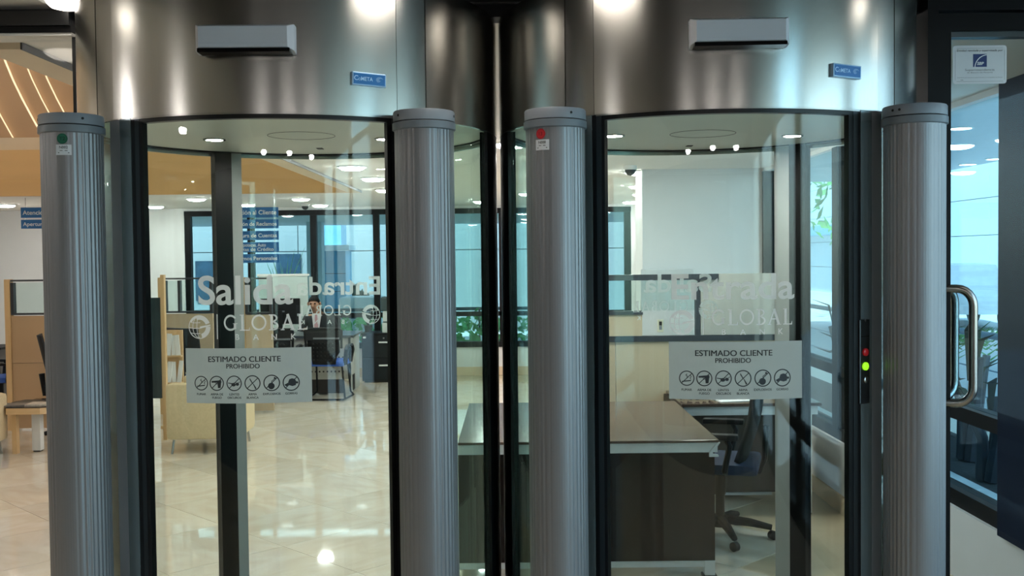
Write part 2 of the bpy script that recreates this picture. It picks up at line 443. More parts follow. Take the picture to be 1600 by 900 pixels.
# raised hall: end wall with veneer band and wave panels
au = MB().box(OX0-.2, OX1+.2, OY1+.35, OY1+.5, ZC+.12, 5.2).box(OX1, OX1+.15, OY0-.2, OY1+.35, ZC+.12, 5.2).box(OX0-.15, OX0, OY0-.2, OY1+.35, ZC+.12, 5.2).box(OX0-.15, OX1+.15, OY0-.15, OY0, ZC+.12, 5.2)
tag(au.build('wall_upper', BEIGE), kind='structure')
tag(MB().box(OX0-.15, OX1+.15, OY0-.15, OY1+.5, 5.2, 5.3).build('ceiling_upper', CEIL), kind='structure')
tag(MB().box(OX0, OX1, OY1-.02, OY1+.06, ZC-.02, 2.985).build('wall_veneer', ORANGE), kind='structure')
tag(MB().box(OX0, OX1, OY1+.06, OY1+.20, 2.985, 3.13).build('trim_3', BEIGE), kind='structure')
wp = empty('wave_wall', (0, 0, 0), 'brown wooden wave panels with glowing slits above the orange veneer band', 'wall panelling', kind=None)
Yw = OY1+.2
def wcurve(x0, t):                 # boundary line of a panel, t = 0 bottom .. 1 top
    return x0 - .62*t - .10*math.sin(t*PI)
xs, x = [], OX0+.1
while x < OX1+.6:
    xs.append(x); x += random.choice([.12, .17, .22, .26, .34])
for a, b in zip(xs[:-1], xs[1:]):
    m = MB(); n = 8; vs_, fs_ = [], []
    g = random.choice([.005, .007, .012])
    for i in range(n+1):
        t = i/n; z = 3.14+1.72*t
        la, lb = wcurve(a, t)+g, wcurve(b, t)-.002
        vs_ += [(la, Yw+.03, z), (lb, Yw-.0, z), (lb, Yw+.06, z), (la, Yw+.07, z)]
    for i in range(n):
        for k in range(4):
            l = (k+1) % 4; fs_.append((i*4+k, i*4+l, (i+1)*4+l, (i+1)*4+k))
    fs_ += [(0, 1, 2, 3), (n*4+3, n*4+2, n*4+1, n*4)]
    pn = m.add(vs_, fs_).build('wave_panel', WAVE, wp)
    m = MB(); vs_ = []
    for i in range(n+1):
        t = i/n; z = 3.14+1.72*t; la = wcurve(a, t)
        vs_ += [(la-.002, Yw-.006, z), (la+g, Yw-.006, z), (la+g, Yw+.02, z), (la-.002, Yw+.02, z)]
    m.add(vs_, fs_).build('light_slit', LEDW, pn)

# walls
tag(MB().box(XL-.15, XL, -3.2, YB, 0, ZC).build('wall_left', WALL), kind='structure')
bw = MB().box(XL, -4.78, YB, YB+.15, 0, ZC).box(-4.78, 1.75, YB, YB+.15, 0, .45).box(1.75, XW+.15, YB, YB+.15, 0, ZC)
tag(bw.build('wall_back', WALL), kind='structure')
tag(MB().box(XL, XW, YB-.015, YB, 0, .13).build('baseboard_back', SKIRT), kind='structure')
tag(MB().box(XL, XW, -3.35, -3.2, 0, 3.4).build('wall_entrance', mat('dark_entrance_wall', '1a1d22', .3)), kind='structure')
tag(MB().box(XW, XW+.18, -3.2, YB, 0, .47).box(XW, XW+.18, 9.0, YB, .47, ZC).build('wall_right', WALLW), kind='structure')
tag(MB().box(XW-.015, XW, YF+.15, 9.0, 0, .12).build('baseboard_right', SKIRT), kind='structure')
pier = MB().box(1.15, XW, 9.0, 9.5, 0, ZC)
tag(pier.build('wall_pier', WALL), kind='structure')

# window wall on the right
wr = tag(MB().box(XW+.02, XW+.12, -3.2, 9.0, .47, .55).build('window_1', BLACK2), kind='structure')
MB().box(XW+.02, XW+.12, -3.2, 9.0, .905, .975).build('rail', BLACK2, wr)
MB().box(XW+.02, XW+.12, -3.2, 9.0, ZC-.03, ZC).build('rail', WALL, wr)
ys = [-3.2, -1.9, -.6, .7, 2.0, 3.2, 4.55, 5.72, 6.98, 8.15, 9.0]
for i, y in enumerate(ys):
    if abs(y-4.55) < .01: MB().box(XW-.03, XW+.14, 3.3, 4.57, .47, ZC).build('column_cladding', NAVY, wr)
    else: MB().box(XW+.0, XW+.13, y-.06, y+.06, .55, ZC-.03).build('mullion', BLACK2, wr)
MB().box(XW+.02, XW+.12, -.6, .7, 3.34, 3.4).build('rail', BLACK2, wr)
tag(MB().box(XW, XW+.15, -3.2, -.6, ZC, 3.4).box(XW, XW+.15, .7, 2.25, ZC, 3.4).build('wall_right_upper', WALLW), kind='structure')
for a, b in zip(ys[:-1], ys[1:]):
    if -.7 < a < .1: MB().box(XW+.06, XW+.068, a+.06, b-.06, ZC, 3.34).build('pane', GW2, wr)  # high pane added, tinted cyan to put a streak on the steel header
    if a < 4 and b > 4: continue
    MB().box(XW+.06, XW+.068, a+.06, b-.06, .55, .905).build('pane', GW, wr)
    MB().box(XW+.06, XW+.068, a+.06, b-.06, .975, ZC-.03).build('pane', GW, wr)

# window wall at the back
wb = tag(MB().box(-4.78, 1.75, YB-.02, YB+.12, .42, .50).build('window_2', BLACK2), kind='structure')
MB().box(-4.78, 1.75, YB, YB+.1, .875, .94).build('rail', BLACK2, wb)
MB().box(-4.78, 1.75, YB-.02, YB+.12, 2.38, 2.455).build('rail', BLACK2, wb)
xb = [-4.74, -3.82, -2.90, -1.98, -1.06, -.14, .78, 1.70]
for x in xb: MB().box(x-.045, x+.045, YB, YB+.1, .50, 2.38).build('mullion', BLACK2, wb)
for a, b in zip(xb[:-1], xb[1:]):
    MB().box(a+.045, b-.045, YB+.05, YB+.058, .50, .875).build('pane', GW, wb)
    MB().box(a+.045, b-.045, YB+.05, YB+.058, .94, 2.38).build('pane', GW, wb)
tag(MB().box(-4.78, 1.75, YB+.0, YB+.12, 2.455, ZC).build('wall_lintel', WALL), kind='structure')

# glazed front, left side
XE = -1.275
sf = tag(MB().box(-6, XE, YF-.05, YF+.05, 2.415, 2.482).build('window_3', BLACK2), kind='structure')
MB().box(-6, XE, YF-.062, YF-.05, 2.433, 2.475).build('rail_cover', BLACK, sf)
MB().box(-6, XE, YF-.045, YF+.045, 2.407, 2.415).build('glazing_bead', WMET, sf)
MB().box(XE-.010, XE, YF-.02, YF+.02, 0, 2.41).build('edge_stile', BLACK, sf)
MB().box(-6, XE-.010, YF-.005, YF+.005, 0, 2.409).build('pane', GC, sf)
tag(MB().box(-6.3, -6, YF-.1, YF+.1, 0, ZC).build('wall_front', WALL), kind='structure')
tag(MB().box(-1.27, 1.21, YF-.02, YF+.06, 2.452, ZC-.005).build('trim_4', BLACK2), kind='structure')
# side fillers of the front beside the booths are the door jamb (right) and edge stile (left)

# glazed door on the right
d = tag(MB().box(1.214, 1.245, YF-.06, YF+.06, 0, ZC-.005).box(1.245, 2.19, YF-.06, YF+.06, 2.447, ZC-.005).box(2.16, 2.19, YF-.06, YF+.06, 0, 2.447).build('door_1', BLACK2), kind='structure')
lf = MB()
lf.box(1.250, 1.288, YF-.045, YF+.025, .01, 2.442).box(2.10, 2.155, YF-.045, YF+.025, .01, 2.442).box(1.288, 2.10, YF-.045, YF+.025, 2.392, 2.442).box(1.288, 2.10, YF-.045, YF+.025, .01, .12)
leaf = lf.build('door_leaf', BLACK2, d)
MB().box(1.288, 2.10, YF-.03, YF+.01, 2.376, 2.392).box(1.288, 1.292, YF-.03, YF+.01, .12, 2.376).build('glazing_bead', DSTEEL, leaf)
MB().box(1.292, 2.10, YF-.014, YF-.006, .12, 2.376).build('pane', GD, leaf)
def dpull(yb, s, name):
    pts = []; x0, xb_, z0, z1, rr = 1.268, (1.340 if s < 0 else 1.352), 1.304, 1.640, .05
    y0 = YF-.045 if s < 0 else YF+.025
    pts.append((x0, y0, z1)); 
    for k in range(7):
        a = PI/2*k/6; t = 1-math.cos(a)
        f = .45+.55*math.sin(a)
        pts.append((x0+(xb_-x0)*f, y0+(yb-y0)*f, z1-rr*t))
    for k in range(7):
        a = PI/2*(1-k/6); t = 1-math.cos(a); f = .45+.55*math.sin(a)
        pts.append((x0+(xb_-x0)*f, y0+(yb-y0)*f, z0+rr*t))
    pts.append((x0, y0, z0))
    tag(MB().tube(pts, .0125, 12).build('pull_handle', TUBE, leaf, smooth=True), 'brushed steel D-shaped pull handle '+name)
dpull(2.972, -1, 'on the near side'); dpull(3.125, 1, 'on the hall side')
# regulator's notice on the door
p0, p1 = at(1490, 71, YF-.02), at(1574, 130, YF-.02)
sw, sh = p1.x-p0.x, p0.z-p1.z; cx, cz = (p0.x+p1.x)/2, (p0.z+p1.z)/2
A = Art()
def rrect(A, u0, u1, v0, v1, r, mi=0):
    pts = []
    for cu_, cv_, a0 in ((u1-r, v1-r, 0), (u0+r, v1-r, 90), (u0+r, v0+r, 180), (u1-r, v0+r, 270)):
        pts += [(cu_+r*math.cos(R(a0+30*k)), cv_+r*math.sin(R(a0+30*k))) for k in range(4)]
    A.poly(pts, mi)
rrect(A, -sw/2, sw/2, -sh/2, sh/2, .008)
A.build('notice', WHITE_S, leaf, onxz(cx, YF-.0150, cz))
B = Art(); u = sw/84; 
def pu(x): return (x-1532)*u
def pv(y): return (100.5-y)*u
bw_ = .0006
for k in range(1): 
    B.line((pu(1496), pv(75)), (pu(1568), pv(75)), bw_, 2); B.line((pu(1496), pv(126.5)), (pu(1568), pv(126.5)), bw_, 2)
    B.line((pu(1493.5), pv(78)), (pu(1493.5), pv(124)), bw_, 2); B.line((pu(1570.5), pv(78)), (pu(1570.5), pv(124)), bw_, 2)
B.text('Entidad regulada y supervisada por', 0, pv(80), 3.3*u, 0, width=72*u, bold=.012, shear=.2)
B.rect(pu(1521.5), pu(1543), pv(104), pv(84), 1)
B.build('notice_print', [INK, mat('navy_print', '17336e', .5), INKG], leaf, onxz(cx, YF-.0154, cz))
B = Art()
B.ring((pu(1545), pv(106)), 20.2*u, 21.4*u, 96, 176, 10, 0)
B.text('SBP', pu(1533), pv(101), 4.6*u, 0, bold=.03, shear=.2)
B.build('emblem', SIGNW, leaf, onxz(cx, YF-.0158, cz))
B = Art()
B.text('Superintendencia', 0, pv(110), 3.2*u, 0, width=46*u, bold=.0)
B.text('de Bancos de Panamá', 0, pv(113.6), 1.9*u, 0, width=40*u)
B.text('Autorizado para ejercer el negocio de banca en la República de Panamá', 0, pv(121), 1.4*u, 0, width=71*u)
B.text('2008', pu(1504), pv(125), 1.5*u, 0)
B.build('notice_small_print', INKG, leaf, onxz(cx, YF-.0154, cz))

# ------------------------------------------------------------------ security booths
RB = .596
BZ = 2.10
def hit(px, py, c, r, back=False):       # angle and height where a sight line meets a booth's wall
    d = ray(px, py); ox, oy = -c[0], -c[1]
    a = d.x*d.x+d.y*d.y; b = 2*(ox*d.x+oy*d.y); k = ox*ox+oy*oy-r*r
    t = (-b+(1 if back else -1)*math.sqrt(max(0, b*b-4*a*k)))/2/a
    p = Vector((0, 0, HC))+d*t
    return math.degrees(math.atan2(p.x-c[0], -(p.y-c[1]))), p.z

def serif_word(A, u0, u1, h, mi=0):
    """GLOBAL in a thick-and-thin roman hand, cap height h, between u0 and u1"""
    W = u1-u0; t = h*.15; th = h*.07; sf_ = h*.10
    adv = [1.0, .72, 1.06, .74, .98, .70]; tot = sum(adv); k = W/tot; x = u0
    for ch, a in zip('GLOBAL', adv):
        w_ = a*k*.86; c = x+w_/2
        if ch in 'OG':
            r = w_/2; ky = h/2/r
            if ch == 'O': A.ring((c, h/2), r-t*.72, r, 0, 360, 36, mi, ky)
            else:
                A.ring((c, h/2), r-t*.72, r, 38, 322, 30, mi, ky)
                A.rect(c+r*.62-t/2, c+r*.62+t/2, h*.10, h*.46, mi); A.rect(c+r*.32, c+r*.98, h*.43, h*.47, mi)
        elif ch == 'L':
            A.rect(x+w_*.14, x+w_*.14+t, 0, h, mi); A.rect(x, x+w_*.95, 0, th, mi); A.rect(x, x+w_*.42, h-th*.7, h, mi)
            A.poly([(x+w_*.95-th, 0), (x+w_, 0), (x+w_, h*.22), (x+w_*.97, h*.22)], mi)
        elif ch == 'B':
            A.rect(x+w_*.14, x+w_*.14+t, 0, h, mi); A.rect(x, x+w_*.5, 0, th, mi); A.rect(x, x+w_*.5, h-th, h, mi); A.rect(x+w_*.2, x+w_*.55, h*.5, h*.5+th, mi)
            A.ring((x+w_*.45, h*.765), h*.235-t*.7, h*.235, -90, 90, 14, mi); A.ring((x+w_*.48, h*.27), h*.27-t*.75, h*.27, -90, 90, 14, mi)
        elif ch == 'A':
            A.line((x+w_*.08, 0), (x+w_*.5, h), th*1.2, mi); A.line((x+w_*.84, 0), (x+w_*.46, h), t*1.1, mi); A.rect(x+w_*.24, x+w_*.72, h*.33, h*.33+th, mi)
            A.rect(x-w_*.04, x+w_*.24, 0, th*.7, mi); A.rect(x+w_*.64, x+w_*1.02, 0, th*.7, mi)
        x += a*k
    return A
def globe_mark(A, c, r, mi=0):
    cx_, cy_ = c
    A.ring(c, r*.93, r, 150, 300, 20, mi)
    A.ring((cx_, cy_), r*.62, r, 20, 110, 12, mi); A.ring((cx_, cy_), r*.80, r, 110, 150, 8, mi)
    A.ring((cx_, cy_), r*.60, r, -75, 2, 12, mi)
    A.poly([(cx_+r*.05, cy_+r*.04), (cx_+r*.05, cy_-r*.14), (cx_+r, cy_+r*.10), (cx_+r, cy_+r*.22)], mi)
    for e in (.28, .66): A.ring((cx_+r*.02, cy_), r*.93*.95, r*.97*.98, 100, 262, 14, mi, 1.) if False else A.path([(cx_+r*.05-e*r*math.sin(q), cy_+r*.93*math.cos(q)) for q in [PI*k/12 for k in range(13)]], r*.055, mi)
    for v in (-.5, -.05, .42):
        x0 = -math.sqrt(1-v*v)*r*.95; A.path([(cx_+x0, cy_+v*r), (cx_+x0*.5, cy_+v*r-r*.07), (cx_+r*.08, cy_+v*r-r*.05)], r*.055, mi)
    return A
def icon(A, c, r, kind, mi=0):
    cx_, cy_ = c
    P = lambda x, y: (cx_+x*r, cy_+y*r)
    A.ring(c, r*.87, r, 0, 360, 28, mi)
    A.line(P(-.68, -.66), P(.70, .66), r*.10, mi)
    if kind == 0:
        A.poly([P(-.62, -.50), P(.55, -.36), P(.55, -.22), P(-.62, -.36)], mi)
        A.path([P(.55, -.15), P(.42, .05), P(.60, .2), P(.48, .4)], r*.08, mi); A.path([P(.05, .58), P(-.12, .4), P(.12, .28), P(.0, .12)], r*.08, mi)
    elif kind == 1:
        A.poly([P(-.72, .30), P(.62, .42), P(.66, .10), P(-.70, .08)], mi); A.poly([P(.10, .12), P(.62, .12), P(.52, -.62), P(.16, -.62)], mi)
        A.path([P(.12, -.08), P(-.12, -.12), P(-.14, .1)], r*.07, mi)
    elif kind == 2:
        A.disc(P(-.08, -.18), r*.30, 14, mi, r*.22); A.disc(P(.42, -.12), r*.22, 14, mi, r*.20)
        A.poly([P(-.80, .10), P(-.2, .02), P(-.2, -.12), P(-.80, -.0)], mi); A.line(P(.5, .02), P(.80, .22), r*.07, mi); A.line(P(-.2, .02), P(.45, .06), r*.07, mi)
    elif kind == 3:
        A.poly([P(-.34, .66), P(-.22, .50), P(.12, -.12), P(-.06, -.02), P(-.34, .44)], mi); A.poly([P(.02, -.02), P(.16, -.10), P(.50, -.66), P(.34, -.76)], mi)
    elif kind == 4:
        A.disc(P(-.05, -.38), r*.40, 20, mi); A.path([P(.02, .0), P(.0, .22), P(.18, .34), P(.32, .46)], r*.08, mi); A.disc(P(.38, .58), r*.13, 8, mi)
    else:
        A.poly([P(-.36, .02), P(-.22, .38), P(.10, .48), P(.44, .40), P(.62, .02), P(.52, -.34), P(.14, -.44), P(-.22, -.34)], mi)
        A.poly([P(-.36, -.02), P(-.22, -.32), P(-.62, -.46), P(-.78, -.24)], mi); A.disc(P(.68, -.02), r*.14, 8, mi)
    return A
ICON_U = [-72.3, -47, -19.5, 8.7, 37.7, 67]
def notice_art(k):
    A = Art(); V = lambda y: (585.5-y)*k
    A.text('ESTIMADO CLIENTE', -4*k, V(564), 8.4*k, dup=.028, width=111.5*k)
    A.text('PROHIBIDO', -5.5*k, V(574), 7.*k, dup=.028, width=51*k)
    for i, u in enumerate(ICON_U): icon(A, (u*k, V(596.8)), (11.2+.35*i)*k, i)
    for u, rows in zip(ICON_U, [('FUMAR',), ('ARMA DE', 'FUEGO'), ('LENTES', 'OSCUROS'), ('ARMA', 'BLANCA'), ('EXPLOSIVOS',), ('GORRAS',)]):
        for j, t in enumerate(rows): A.text(t, u*k, V(615.2+5.2*j), 3.3*k, dup=.03)
    return A

def booth(cx, side, label, front_word, rear_word, F):
    """side -1 = left booth, +1 = right booth; F holds the sight lines of what is fixed to it"""
    C = (cx, YF)
    root = empty('security_booth', (cx, YF, 0), label, 'security booth', 'twin security booths')
    s = side
    def ar(a0, a1):              # mirror angles: given for the left booth, outer side negative
        return (a0, a1) if s < 0 else (-a1, -a0)
    gap = .12
    # header drum of separate sheets
    for nm, a0, a1, m in (('header_panel', -36.6, 36.4, STEEL), ('jamb_header', -44.2, -36.8, STEEL2), ('jamb_header', 36.6, 45, STEEL2), ('header_panel', 45.2, 180, STEEL), ('header_panel', -180, -44.4, STEEL)):
        q = ar(a0, a1)
        MB().arc(RB-.012, RB-(.0012 if nm == 'jamb_header' else 0), BZ, 2.434, *q, n=max(6, int(abs(a1-a0)/2))).build(nm, m, root, smooth=True)
    MB().lathe([(RB-.013, 2.42), (RB-.013, 2.43)], n=72).build('header_lid', CEILD, root)
    MB().arc(.566, RB-.013, 2.111, 2.122, -180, 180, 96).build('door_track', BLACK, root, smooth=True)
    MB().arc(.572, RB-.003, 2.086, BZ-.001, *ar(-31, 38), n=30).build('door_lintel', BLACK, root, smooth=True)
    MB().arc(RB-.0025, RB-.0005, BZ-.004, BZ, *ar(-30, 36), n=30).build('track_lip', STEEL2, root, smooth=True)
    MB().lathe([(.566, 2.116), (.566, 2.122)], n=64).build('ceiling_panel', BOOTHC, root)
    h = atz(*F['hatch'], 2.116)
    MB().arc(.098, .1, 2.1152, 2.1165, -180, 180, 48).xf(Matrix.Translation((h.x-cx, h.y-YF, 0))).build('hatch_joint', BLACK, root)
    h = atz(*F['slot'], 2.116); MB().box(h.x-cx-.010, h.x-cx+.010, h.y-YF-.018, h.y-YF+.018, 2.1145, 2.1165).build('ceiling_sensor', RUB, root)
    for q in F['lamps']:
        h = atz(*q, 2.115)
        rim = MB().arc(.026, .034, 2.1125, 2.1175, -180, 180, 24).xf(Matrix.Translation((h.x-cx, h.y-YF, 0))).build('booth_lamp', STEEL2, root, smooth=True)
        MB().lathe([(.026, 2.1142), (.026, 2.1165)], (h.x-cx, h.y-YF, 0), 20).build('diffuser', LAMPB, rim)
    MB().lathe([(RB, 0), (RB, .012)], n=64).build('base_plate', mat('booth_floor', 'b9b4aa', .5), root)
    # front door
    fg = MB().arc(.579, .587, .015, 2.09, *ar(-27.5, 34.8), n=36).build('front_glass', GB, root, smooth=True)
    for a0, a1 in ((-30.4, -26.6), (33.8, 37.2)):
        q = ar(a0, a1)
        fr = MB().arc(.577, .593, .012, 2.098, *q, n=4).build('door_frame', BLACK, root, smooth=True)
        mid = (q[0]+q[1])/2
        MB().arc(.592, .594, .012, 2.098, mid-.5, mid+.9, n=2).build('gasket', DSTEEL, fr)
    for a0, a1, m in ((-34.4, -30.4, JAMB), (37.2, 40.6, JAMB), (-38.4, -34.4, GREYP), (40.6, 45, GREYP)):
        MB().arc(.570, .5945, .012, 2.099, *ar(a0, a1), n=3).build('jamb', m, root, smooth=True)
    # sides
    for a0, a1 in ((45, 74), (-74, -38.4)):
        MB().arc(.578, .586, .012, 2.112, *ar(a0, a1), n=20).build('side_glass', GS, root, smooth=True)
    for a0, a1 in ((74, 104), (-104, -74)):
        MB().arc(.572, .5945, .012, 2.099, *ar(a0, a1), n=12).build('side_post', BLACK, root, smooth=True)
    ro, ri = F['rear']         # outer jamb: (black from, to, grey to); inner jamb
    MB().arc(.578, .586, .012, 2.112, *ar(-F['rear'][0][0], -104), n=18).build('rear_side_glass', GB, root, smooth=True)
    MB().arc(.578, .586, .012, 2.112, *ar(104, ri[0]), n=18).build('rear_side_glass', GB, root, smooth=True)
    MB().arc(.560, .5945, .012, 2.112, *ar(-ro[1], -ro[0]), n=4).build('rear_jamb', BLACK, root, smooth=True)
    MB().arc(.562, .592, .012, 2.112, *ar(-ro[2], -ro[1]), n=3).build('rear_jamb_cover', mat('grey_jamb_cover', '9aa2a2', .45), root, smooth=True)
    MB().arc(.590, .5955, .012, 2.112, *ar(-(ro[0]+ro[1])/2-.35, -(ro[0]+ro[1])/2+.35), n=2).build('seal_strip', STEEL2, root)
    MB().arc(.560, .5945, .012, 2.112, *ar(ri[0], ri[1]), n=4).build('rear_jamb', BLACK, root, smooth=True)
    rg = MB().arc(.575, .583, .015, 2.112, *ar(ri[1], 360-ro[2]), n=34).build('rear_glass', GB, root, smooth=True)
    # lettering on the front glass
    rf = .5876
    def span(p, q, back=False):
        a, z = hit(*p, C, rf, back); b, z2 = hit(*q, C, rf, back)
        if back:
            if a < 0: a += 360
            if b < 0: b += 360
        return a, b, (z+z2)/2
    def px2m(p, back=False):   # metres per pixel of height there
        return abs(hit(p[0], p[1]-10, C, rf, back)[1]-hit(p[0], p[1]+10, C, rf, back)[1])/20
    for back, glass_, word, tw, gl, bar, gw, bk, bank in ((False, fg, front_word, *F['front_art']), (True, rg, rear_word, *F['rear_art'])):
        k = px2m(tw[0], back); A = Art()
        a, b, z = span(tw[0], tw[1], back); wd = abs(R(b-a))*rf
        A.text(word, 0, 0, tw[2]*k, bold=.026, width=wd)
        A.build('word', ETCH, glass_, oncyl(rf if not back else rf, (a+b)/2, z))
        A = Art(); a0 = (a+b)/2
        def U(px, py):
            q, z_ = hit(px, py, C, rf, back)
            if back and q < 0: q += 360
            return R(q-a0)*rf, z_-z
        g0 = U(*gl[0]); globe_mark(A, g0, gl[1]*k)
        if bar:
            b0, b1 = U(*bar[0]), U(*bar[1]); A.rect(b0[0]-.0012, b0[0]+.0012, b1[1], b0[1])
        e0, e1 = U(*gw[0]), U(*gw[1]); B = Art(); serif_word(B, min(e0[0], e1[0]), max(e0[0], e1[0]), gw[2]*k)
        A.build('logo_globe', ETCH, glass_, oncyl(rf, a0, z)); A = Art()
        A.v, off = A.v+[(u, v+e0[1]) for u, v in B.v], len(A.v); A.f += [tuple(i+off for i in f) for f in B.f]; A.m += B.m
        for ch, (px, py) in zip('BANK', bank):
            q = U(px, py); A.text(ch, q[0], q[1], bk*k, bold=.02)
        A.build('logo_word', ETCH, glass_, oncyl(rf, a0, z))
    # notice on the front glass
    a, b, z = span(*F['notice'][:2]); hgt = F['notice'][2]*px2m(F['notice'][0]); wd = R(b-a)*rf; mid = (a+b)/2
    A = Art(); n = 14
    for i in range(n): A.rect(-wd/2+wd*i/n, -wd/2+wd*(i+1)/n, -hgt/2, hgt/2)
    zc = z-hgt/2
    A.build('notice', FILM, fg, oncyl(rf+.0002, mid, zc))
    notice_art(wd/196).build('notice_print', INK, fg, oncyl(rf+.0009, mid, zc))
    # motion sensor
    a, z = hit(*F['sensor'], C, RB); W, H, D = .231, .066, .052
    rt = MB()
    bk_ = [(-W/2, 0, -H/2), (W/2, 0, -H/2), (W/2, 0, H/2), (-W/2, 0, H/2)]
    mdl = [(-W/2, -D*.55, -H/2+.004), (W/2, -D*.55, -H/2+.004), (W/2, -D*.55, H/2), (-W/2, -D*.55, H/2)]
    fr_ = [(-W/2+.012, -D, -H/2+.010), (W/2-.012, -D, -H/2+.010), (W/2-.012, -D, H/2-.008), (-W/2+.012, -D, H/2-.008)]
    rt.add(bk_+mdl+fr_, [(0, 1, 2, 3)]+[(i+o, (i+1) % 4+o, (i+1) % 4+4+o, i+4+o) for o in (0, 4) for i in range(4)]+[(8, 9, 10, 11)])
    rt.box(-W/2+.016, W/2-.016, -D-.0012, -D, -H/2+.0165, -H/2+.0180)
    sn_ = rt.build('motion_sensor', SENS, root, loc=((RB-.004)*math.sin(R(a)), -(RB-.004)*math.cos(R(a)), z), rz=R(a)); tag(sn_, 'silver grey motion sensor on the steel header')
    MB().box(-W/2+.008, W/2-.008, -D+.004, -.002, -H/2-.001, -H/2+.008).build('sensor_lens', SENSB, sn_)
    # maker's plate
    a, z = hit(*F['plate'], C, RB)
    PW, PH = .0885, .033
    pl = MB().box(-PW/2, PW/2, -.009, .004, -PH/2, PH/2, bev=.003).build('brand_plate', BLUEL, root, loc=((RB+.0005)*math.sin(R(a)), -(RB+.0005)*math.cos(R(a)), z), rz=R(a))
    pl.rotation_euler = (0, R(1.2), R(a)); tag(pl, 'small raised blue enamel plate')
    MB().box(-PW/2+.0035, PW/2-.0035, -.0098, -.008, -PH/2+.0035, PH/2-.0035).build('plate_face', BLUEP, pl)
    A = Art(); A.text('C', -.0345, -.0045, .0115, bold=.015); A.text('O', -.0255, -.0045, .006, bold=.015); A.text('META', -.0065, -.0045, .0095, bold=.015, width=.030)
    for e in range(4): A.ring((.0265, .0005), .0085-.002*e, .0092-.002*e, 20+25*e, 250+20*e, 16, 0, .72)
    A.build('plate_lettering', BLUEL, pl, lambda u, v: (u, -.0101, v))
    return root, C

LB, _ = booth(-.636, -1, 'left of the two round glass booths, with Salida on its front glass', 'Salida', 'Entrada', dict(
    hatch=(471, 212), slot=(500, 232), lamps=((335, 218), (602, 217)), rear=((139.5, 145.4, 149), (140, 146)),
    front_art=(((310, 475), (458, 474), 44), ((311.5, 511), 18.5), ((339, 491), (339, 530)), ((350, 517), (483, 516), 25), 8.8, ((371, 531), (400, 531), (428.5, 530.5), (459, 530))),
    rear_art=(((462, 461), (594, 459.5), 28), ((580, 491), 15), None, ((463, 494), (549, 493), 16.5), 6.5, ((536, 506), (515, 506), (494, 506), (473, 506.5))),
    notice=((290, 543.5), (486.5, 542.5), 85.5), sensor=(386.5, 64), plate=(575, 125)))
RBT, CR_ = booth(.564, 1, 'right of the two round glass booths, with Entrada on its front glass', 'Entrada', 'Salida', dict(
    hatch=(1098, 209), slot=(1077, 228), lamps=((959, 212), (1238, 212)), rear=((132, 138, 143.5), (140, 146)),
    front_art=(((1049, 467.5), (1241, 465.5), 39), ((1065.5, 504), 19.5), ((1098.6, 487), (1098.6, 523)), ((1112, 508.5), (1240, 507), 25), 8.8, ((1131, 523), (1161, 523), (1191, 522.5), (1220, 522))),
    rear_art=(((1006, 456.5), (1112, 456), 28), ((1107, 484), 15), None, ((988, 488), (1075, 487), 17), 6.5, ((1061, 499.5), (1040, 499.5), (1019, 499.5), (998, 500))),
    notice=((1045, 533.5), (1253, 532), 89.5), sensor=(1152.5, 54), plate=(1320, 112)))
# push-button panel on the right booth's outer jamb
a, z = hit(1349.5, 565, CR_, .5945)
cp = MB().box(-.0185, .0185, -.003, .003, -.105, .105, bev=.0028).build('control_panel', DSTEEL, RBT, loc=(.5955*math.sin(R(a)), -.5955*math.cos(R(a)), z), rz=R(a))
tag(cp, 'narrow dark plate with a red, a green and a silver button')
for (px, py), m, r in (((1349, 550), REDL, .0095), ((1349, 572), GREENL, .0100), ((1349, 593), STEEL2, .0085)):
    zz = hit(px, py, CR_, .5945)[1]-z
    b = MB().lathe([(r, 0), (r, .004), (r*.8, .0055), (r*.3, .006)], n=20).xf(Matrix.Translation((0, -.003, zz)) @ Matrix.Rotation(PI/2, 4, 'X')).build('button', m, cp, smooth=True)
for zz in (hit(1349, 500, CR_, .5945)[1]-z,):
    MB().lathe([(.004, 0), (.004, .0015)], n=10).xf(Matrix.Translation((0, -.003, zz)) @ Matrix.Rotation(PI/2, 4, 'X')).build('screw', STEEL2, cp)
    MB().box(-.014, .014, -.0036, -.003, zz-.042, zz-.039).build('print_line', RUB, cp)

